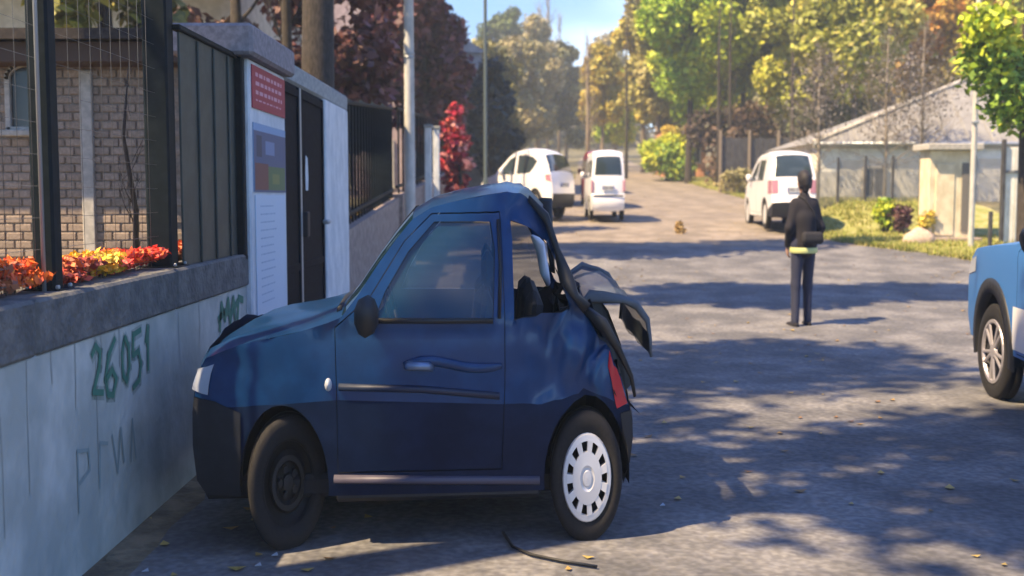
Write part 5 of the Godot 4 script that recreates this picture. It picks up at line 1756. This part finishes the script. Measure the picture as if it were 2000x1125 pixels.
func trees_far() -> void:
	rng.seed = 77
	# left: creeper, hedge, bare trees
	tree("maroon_tree", "tall dark maroon leaved tree beside the pale pole on the left", spot(-2.6, -33.0), 9.4, 0.22, clumps(0.3, 9.6, 1.5, 1.8, 50, 0.42), 38000, 0.15, MAROON)
	bush("red_creeper", "bright red creeper with pink leaves in front of the maroon tree", spot(-1.36, -27.2), Vector3(0.33, 1.45, 0.45), 2600, 0.10, [Color(0.42, 0.02, 0.04), Color(0.34, 0.015, 0.05), Color(0.62, 0.26, 0.24), Color(0.46, 0.06, 0.05), Color(0.16, 0.025, 0.03)], "", "creeper")
	tree("purple_tree", "brown maroon leaved tree behind the railing, left of the pale pole", spot(-3.4, -21.5), 7.5, 0.16, clumps(1.6, 7.4, 1.5, 1.5, 24, 0.40), 9000, 0.12, MAROON, "", M.bark)
	tree("purple_tree", "brown leaved tree behind the gate lintel, its thin crown against the mauve building", spot(-4.6, -19.0), 7.5, 0.15, clumps(2.2, 7.4, 1.2, 1.3, 18, 0.36), 6000, 0.12, [Color(0.14, 0.07, 0.05), Color(0.10, 0.045, 0.04), Color(0.20, 0.12, 0.08)], "", M.bark)
	bare_tree("bare_tree", "bare forked tree in front of the dull pink building", spot(-4.2, -24.0), 9.0, 0.17, 1.0, 26, M.bark)
	bare_tree("bare_tree", "bare dark trunk rising left of the gate pillar", spot(-3.55, -18.0), 9.0, 0.11, 0.8, 20, M.bark)
	tree("yellow_tree", "yellow green tree above the brick building's roof at upper left", Vector3(-5.6, 0.9, -15.5), 7.0, 0.13, clumps(1.6, 7.0, 1.5, 1.2, 18, 0.36), 5000, 0.12, [Color(0.28, 0.28, 0.06), Color(0.36, 0.33, 0.10), Color(0.16, 0.17, 0.05)])
	bush("olive_shrub", "sunlit olive shrub seen under the shade net behind the railing", spot(-3.0, -15.0), Vector3(0.8, 0.9, 1.2), 1500, 0.07, GOLD)
	bare_tree("thin_sapling", "thin leafless sapling in front of the brick building", Vector3(-2.42, 1.0, -7.2), 1.35, 0.022, 0.16, 9, M.bark)
	bush("roadside_hedge", "dark blue-green hedge mass left of the road behind the lamp pole", spot(-0.80, -44.0), Vector3(1.0, 2.5, 1.6), 14000, 0.16, DARK, "", "hedge")
	# woods up the road
	var far := [
		["round_tree", "round topped green tree on the skyline right of the lamp pole", -0.9, -110.0, 15.0, 2.2, 6.0, 1800, GREEN],
		["tan_tree", "tan autumn tree behind the white crossover", 0.6, -84.0, 11.0, 2.3, 0.6, 2600, TAN],
		["tan_tree", "pale tan tree left of the bare poplar", 2.0, -92.0, 12.0, 2.2, 0.8, 2600, TAN],
		["tan_tree", "olive tan tree right of the bare poplar", 4.6, -96.0, 11.5, 2.0, 0.8, 2400, OLIVE],
		["olive_tree", "olive bushy tree behind the dark hedge", -1.4, -66.0, 8.0, 2.0, 0.2, 2400, OLIVE],
		["yellow_tree", "small golden tree above the white minivan", 5.7, -72.0, 8.0, 1.4, 2.4, 2200, GOLD],
		["tan_tree", "tall golden tan tree between the sky gap and the lime tree", 7.9, -68.0, 14.0, 1.7, 1.5, 3200, GOLD],
		["lime_tree", "large lime green tree over the right side of the road", 8.1, -52.0, 13.5, 2.8, 3.4, 8500, LIME],
		["green_tree", "darker green tree right of the large lime tree", 10.6, -52.5, 13.0, 2.2, 3.2, 4600, [Color(0.140, 0.210, 0.028), Color(0.252, 0.308, 0.042), Color(0.112, 0.154, 0.028)]],
		["yellow_tree", "yellow green tree above the white compact car", 11.9, -47.0, 13.0, 2.2, 2.8, 5600, [Color(0.420, 0.434, 0.042), Color(0.308, 0.336, 0.042), Color(0.532, 0.490, 0.070)]],
		["olive_tree", "olive tree with slim grey trunk in front of the pale pink house", 14.6, -50.0, 13.0, 2.0, 5.4, 3200, OLIVE],
		["orange_tree", "orange brown tree behind the pale grey roof", 16.6, -45.5, 12.5, 2.5, 3.4, 6600, RUST],
		["orange_tree", "rust coloured tree with green patches at the top right", 18.8, -43.0, 12.0, 2.3, 2.8, 6000, [Color(0.644, 0.308, 0.042), Color(0.308, 0.364, 0.042), Color(0.504, 0.364, 0.070)]],
		["dark_tree", "dark green bushy tree behind the left end of the grey roof", 12.6, -45.0, 5.0, 1.5, 0.3, 2600, [Color(0.070, 0.098, 0.035), Color(0.112, 0.126, 0.042), Color(0.049, 0.070, 0.035)]],
		["lime_tree", "yellow lime tree filling the gap behind the large lime tree", 12.6, -64.0, 15.0, 2.8, 1.5, 4200, [Color(0.420, 0.448, 0.042), Color(0.336, 0.378, 0.042), Color(0.504, 0.476, 0.084)]],
		["lime_tree", "yellow green tree low over the road at the far right bend", 10.6, -74.0, 13.0, 2.8, 0.8, 3600, [Color(0.392, 0.420, 0.070), Color(0.476, 0.448, 0.112), Color(0.280, 0.322, 0.056)]],
		["gold_tree", "golden green tree between the pink house and the rust trees", 18.6, -56.0, 14.0, 2.4, 3.5, 4000, GOLD],
		["olive_tree", "olive yellow tree behind the dark plank fence", 15.4, -60.0, 15.0, 2.6, 7.0, 3600, [Color(0.364, 0.378, 0.056), Color(0.252, 0.280, 0.056), Color(0.476, 0.434, 0.084)]],
		["tan_tree", "bushy tan tree at the bend of the road", 8.6, -112.0, 13.0, 2.8, 0.5, 2600, TAN],
		["lime_tree", "low yellow green tree between the two big lime crowns", 9.6, -60.0, 9.0, 2.2, 2.6, 4200, LIME],
		["yellow_tree", "bushy yellow tree left of the pink house, above the white compact car", 13.6, -54.0, 11.0, 2.4, 2.0, 5200, [Color(0.40, 0.41, 0.05), Color(0.32, 0.33, 0.05), Color(0.50, 0.44, 0.08)]],
		["gold_tree", "dense golden tree behind the rust trees at the right", 21.5, -50.0, 13.0, 2.8, 2.0, 5200, GOLD],
		["yellow_tree", "small yellow green tree right of the white minivan's roof", 7.3, -80.0, 9.0, 2.0, 0.8, 3400, LIME],
		["gold_tree", "soft tan gold tree on the road's right edge, left of the large lime tree", 8.2, -64.0, 12.0, 2.2, 2.2, 4600, [Color(0.42, 0.38, 0.10), Color(0.34, 0.33, 0.07), Color(0.46, 0.40, 0.14)]],
		["yellow_tree", "yellow green tree hanging low behind the white compact car's roof", 12.6, -42.0, 9.5, 2.0, 2.6, 4600, [Color(0.36, 0.38, 0.05), Color(0.28, 0.30, 0.04), Color(0.44, 0.40, 0.08)]],
	]
	for f in far:
		var high: float = f[4]
		var cl := clumps(f[6], high, f[5], f[5], 30, 0.42)
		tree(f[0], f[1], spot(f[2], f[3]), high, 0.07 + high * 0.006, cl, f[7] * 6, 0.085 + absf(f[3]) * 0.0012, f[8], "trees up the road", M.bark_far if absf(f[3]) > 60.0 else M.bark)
	for f in [["tall bare poplar against the sky in the middle", 3.0, -95.0, 15.5, 0.9], ["shorter bare poplar just left of the tall one", 2.3, -97.0, 13.5, 0.8], ["bare grey tree right of the tall poplar", 4.1, -99.0, 12.5, 1.1], ["bare pale tree standing behind the white minivan's left side", 4.4, -66.0, 8.0, 1.0]]:
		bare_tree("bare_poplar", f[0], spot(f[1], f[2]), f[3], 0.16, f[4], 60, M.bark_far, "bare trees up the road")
	for f in [["slim trunk right of the white minivan", 5.85, -58.0, 9.0], ["slim dark trunk under the large lime tree", 9.3, -48.5, 9.0], ["slim trunk beside the dark plank fence", 8.55, -47.0, 8.0], ["slim trunk above the white compact car", 10.6, -43.0, 8.5]]:
		bare_tree("slim_tree", f[0], spot(f[1], f[2]), f[3], 0.10, 0.6, 14, M.bark, "slim trunks right of the road")
	for f in [["small bare tree in front of the left end of the grey roof", 7.3, -27.0, 3.8, 1.5], ["spreading bare tree in front of the grey roof", 8.9, -27.0, 4.2, 1.9], ["bare tree at the grey roof's middle", 9.9, -27.4, 4.4, 1.8]]:
		var bt := bare_tree("bare_fruit_tree", f[0], spot(f[1], f[2]) + Vector3(0, 0.3, 0), f[3], 0.05, f[4], 100, M.bark_pale, "bare trees by the grey roof")
		shape("withered_leaves", leaves(clumps(1.5, f[3], f[4] * 0.75, 0.9, 18, 0.5), 1100, 0.036, [Color(0.14, 0.125, 0.12), Color(0.20, 0.18, 0.165)]), M.leaf, bt)
	bush("verge_bush", "bright yellow green bushes along the right road edge by the orange house", spot(7.6, -55.0), Vector3(1.5, 1.15, 1.4), 16000, 0.10, LIME)
	bush("dark_thicket", "dark brown thicket under the lime tree beside the orange house", spot(9.6, -49.0), Vector3(1.9, 1.9, 1.0), 12000, 0.12, [Color(0.07, 0.05, 0.035), Color(0.11, 0.075, 0.05), Color(0.16, 0.10, 0.06), Color(0.06, 0.06, 0.03)], "", "thicket")
	bush("verge_bush", "tall yellow green shrub in front of the orange house, nearer the road than the rest", spot(8.4, -58.0), Vector3(0.7, 1.5, 0.8), 5000, 0.10, GOLD)
	bush("verge_bush", "olive scrub at the foot of the dark plank fence", spot(8.6, -41.5), Vector3(1.2, 0.45, 0.5), 1500, 0.09, TAN)
	bush("verge_bush", "green bush below the grey fence left of the cream hut", spot(7.15, -21.6) + Vector3(0, 0.05, 0), Vector3(0.22, 0.38, 0.2), 700, 0.05, LIME)
	bush("verge_bush", "yellowish bush against the cream hut's left corner", spot(7.62, -20.7), Vector3(0.16, 0.34, 0.18), 500, 0.05, GOLD)
	bush("red_shrub", "dark reddish shrub between two green bushes by the cream hut", spot(7.4, -21.4) + Vector3(0, 0.1, 0), Vector3(0.22, 0.30, 0.2), 600, 0.05, [Color(0.10, 0.04, 0.05), Color(0.16, 0.08, 0.08), Color(0.07, 0.03, 0.04)])
	# the wood that closes the view
	var cl := []
	for k in 110:
		var a := rng.randf_range(-42.0, 62.0)
		var z := -rng.randf_range(135.0, 170.0)
		cl.append([Vector3(a, ground(a, z) + rng.randf_range(0.5, 7.5 + absf(a - 6.0) * 0.15), z), Vector3(3.2, 3.4, 3.2)])
	var wood := shape("far_wood", leaves(cl, 70000, 0.42, TAN + OLIVE + [Color(0.24, 0.20, 0.12)]), M.leaf)
	wood.set_meta("kind", "stuff")
	tag(wood, "hazy tan and olive wood closing the end of the road", "wood")
	cl = []
	for k in 70:
		var z := -rng.randf_range(26.0, 100.0)
		var side := 1.0 if k % 2 else -1.0
		var x := (5.0 - 7.0 - rng.randf_range(2.0, 12.0)) if side < 0 else (13.0 + rng.randf_range(6.0, 22.0))
		z = -rng.randf_range(50.0, 100.0)
		cl.append([Vector3(x, ground(x, z) + rng.randf_range(0.5, 6.0), z), Vector3(2.2, 2.4, 2.2)])
	var scrub := shape("hillside_scrub", leaves(cl, 60000, 0.28, OLIVE + TAN), M.leaf)
	scrub.set_meta("kind", "stuff")
	tag(scrub, "olive scrub covering the slopes behind the houses on both sides", "scrub")

func small_things() -> void:
	rng.seed = 5
	# autumn plants along the coping, strongly coloured in place of sunlight on them
	var rows := [
		["pale orange low plant on the coping at the left edge", -3.75, 0.28, [Color(0.55, 0.20, 0.10), Color(0.40, 0.18, 0.12), Color(0.62, 0.34, 0.22)]],
		["vivid orange low plant left of the slender post", -4.12, 0.22, [Color(0.80, 0.16, 0.02), Color(0.85, 0.26, 0.03), Color(0.65, 0.10, 0.03)]],
		["red brown low plant right of the slender post", -4.62, 0.22, [Color(0.55, 0.07, 0.04), Color(0.30, 0.06, 0.05), Color(0.62, 0.16, 0.05)]],
		["yellow low plant in the middle of the coping row", -4.98, 0.20, [Color(0.80, 0.50, 0.03), Color(0.75, 0.36, 0.03), Color(0.85, 0.60, 0.08)]],
		["red orange low plant left of the broad post", -5.42, 0.28, [Color(0.80, 0.10, 0.03), Color(0.82, 0.22, 0.05), Color(0.70, 0.06, 0.04)]],
		["orange sprig right of the broad post by the green screen", -6.02, 0.10, [Color(0.75, 0.16, 0.06), Color(0.60, 0.20, 0.10)]]]
	for r in rows:
		bush("autumn_plant", r[0], Vector3(-1.86, 1.10, r[1]), Vector3(0.11, 0.08, r[2] * 1.5), 2100, 0.019, r[3], "autumn plants along the coping", "plant")
	var rock := thing("rock", "pinkish boulder in the grass before the cream hut", "rock", spot(7.32, -20.25))
	var st := begin(true)
	body(st, [[Vector3(-0.12, 0.08, 0), Vector3(0.12, 0.1, 0.02), 0.17, 0.15], [Vector3(0, 0.2, -0.02), Vector3(0.06, 0.18, 0), 0.13, 0.12]], 0.03, 0.06)
	obj("stone", st, M.rock, rock)
	var weed := thing("dry_weed", "small clump of dry brown weeds on the tarmac between the minivan and the compact car", "weed", spot(3.32, -22.4))
	shape("leaves", leaves([[Vector3(0, 0.14, 0), Vector3(0.09, 0.16, 0.09)], [Vector3(0.04, 0.07, 0), Vector3(0.1, 0.07, 0.1)]], 260, 0.04, [Color(0.30, 0.18, 0.06), Color(0.42, 0.28, 0.10), Color(0.2, 0.13, 0.06)]), M.leaf, weed)
	st = begin(true)
	for k in 5:
		bough(st, Vector3.ZERO, Vector3(rng.randf_range(-0.06, 0.06), 0.26, rng.randf_range(-0.06, 0.06)), 0.008, 0.003, 4)
	obj("stems", st, M.bark, weed)
	# splinters of glass and plastic round the wreck
	for e in [[-1.02, -4.42, "glass splinter on the tarmac below the wreck's front wheel"], [-1.45, -4.35, "glass splinter on the tarmac at the foot of the white wall"], [0.72, -5.3, "glass splinter on the tarmac behind the wreck's rear wheel"], [-0.98, -4.55, "plastic shard on the tarmac against the wreck's front tyre"]]:
		st = begin()
		prism(st, Vector3(0, 0.013, 0), Vector3(1, 0, 0), Vector3(0, 0.3, -0.95), [Vector2(-0.012, -0.01), Vector2(0.014, -0.006), Vector2(0.006, 0.014)], 0.004)
		var s := obj("splinter", st, M.lamp_glass)
		s.position = Vector3(e[0], 0.012, e[1])
		tag(s, e[2], "splinter", "crash debris")
	st = begin(true)
	tube(st, [Vector3(-0.04, 0.025, -4.86), Vector3(0.0, 0.025, -4.66), Vector3(0.08, 0.025, -4.55), Vector3(0.2, 0.025, -4.47), Vector3(0.34, 0.025, -4.40)], [0.007], 5)
	tag(obj("rubber_strip", st, M.black_plastic), "curved black rubber strip lying in front of the wreck's rear wheel", "debris", "crash debris")
	# fallen leaves along the road edges
	var mm := MultiMesh.new()
	mm.transform_format = MultiMesh.TRANSFORM_3D
	mm.use_colors = true
	st = begin()
	st.set_color(Color.WHITE)
	tri(st, Vector3(-0.02, 0, 0), Vector3(0, 0.008, 0.03), Vector3(0.02, 0, 0))
	tri(st, Vector3(-0.02, 0, 0), Vector3(0.02, 0, 0), Vector3(0, 0.006, -0.035))
	mm.mesh = finish(st)
	mm.instance_count = 1700
	for i in 1700:
		var d := rng.randf_range(4.0, 40.0)
		var t := pow(rng.randf(), 2.0) * 0.5
		var x := lerpf(along(ROAD_L, d), along(ROAD_R, d), t if i % 2 else 1.0 - t)
		mm.set_instance_transform(i, Transform3D(Basis(Vector3.UP, rng.randf() * TAU).scaled(Vector3.ONE * rng.randf_range(0.6, 1.3)), Vector3(x, ground(x, -d) + bank(x, d) + 0.018, -d)))
		mm.set_instance_color(i, [Color(0.35, 0.22, 0.06), Color(0.22, 0.12, 0.04), Color(0.42, 0.30, 0.08)][i % 3])
	var fl := MultiMeshInstance3D.new()
	fl.name = "fallen_leaves"
	fl.multimesh = mm
	fl.material_override = M.leaf
	fl.set_meta("kind", "stuff")
	tag(fl, "dry fallen leaves scattered along the road edges", "leaves")
	add_child(fl)
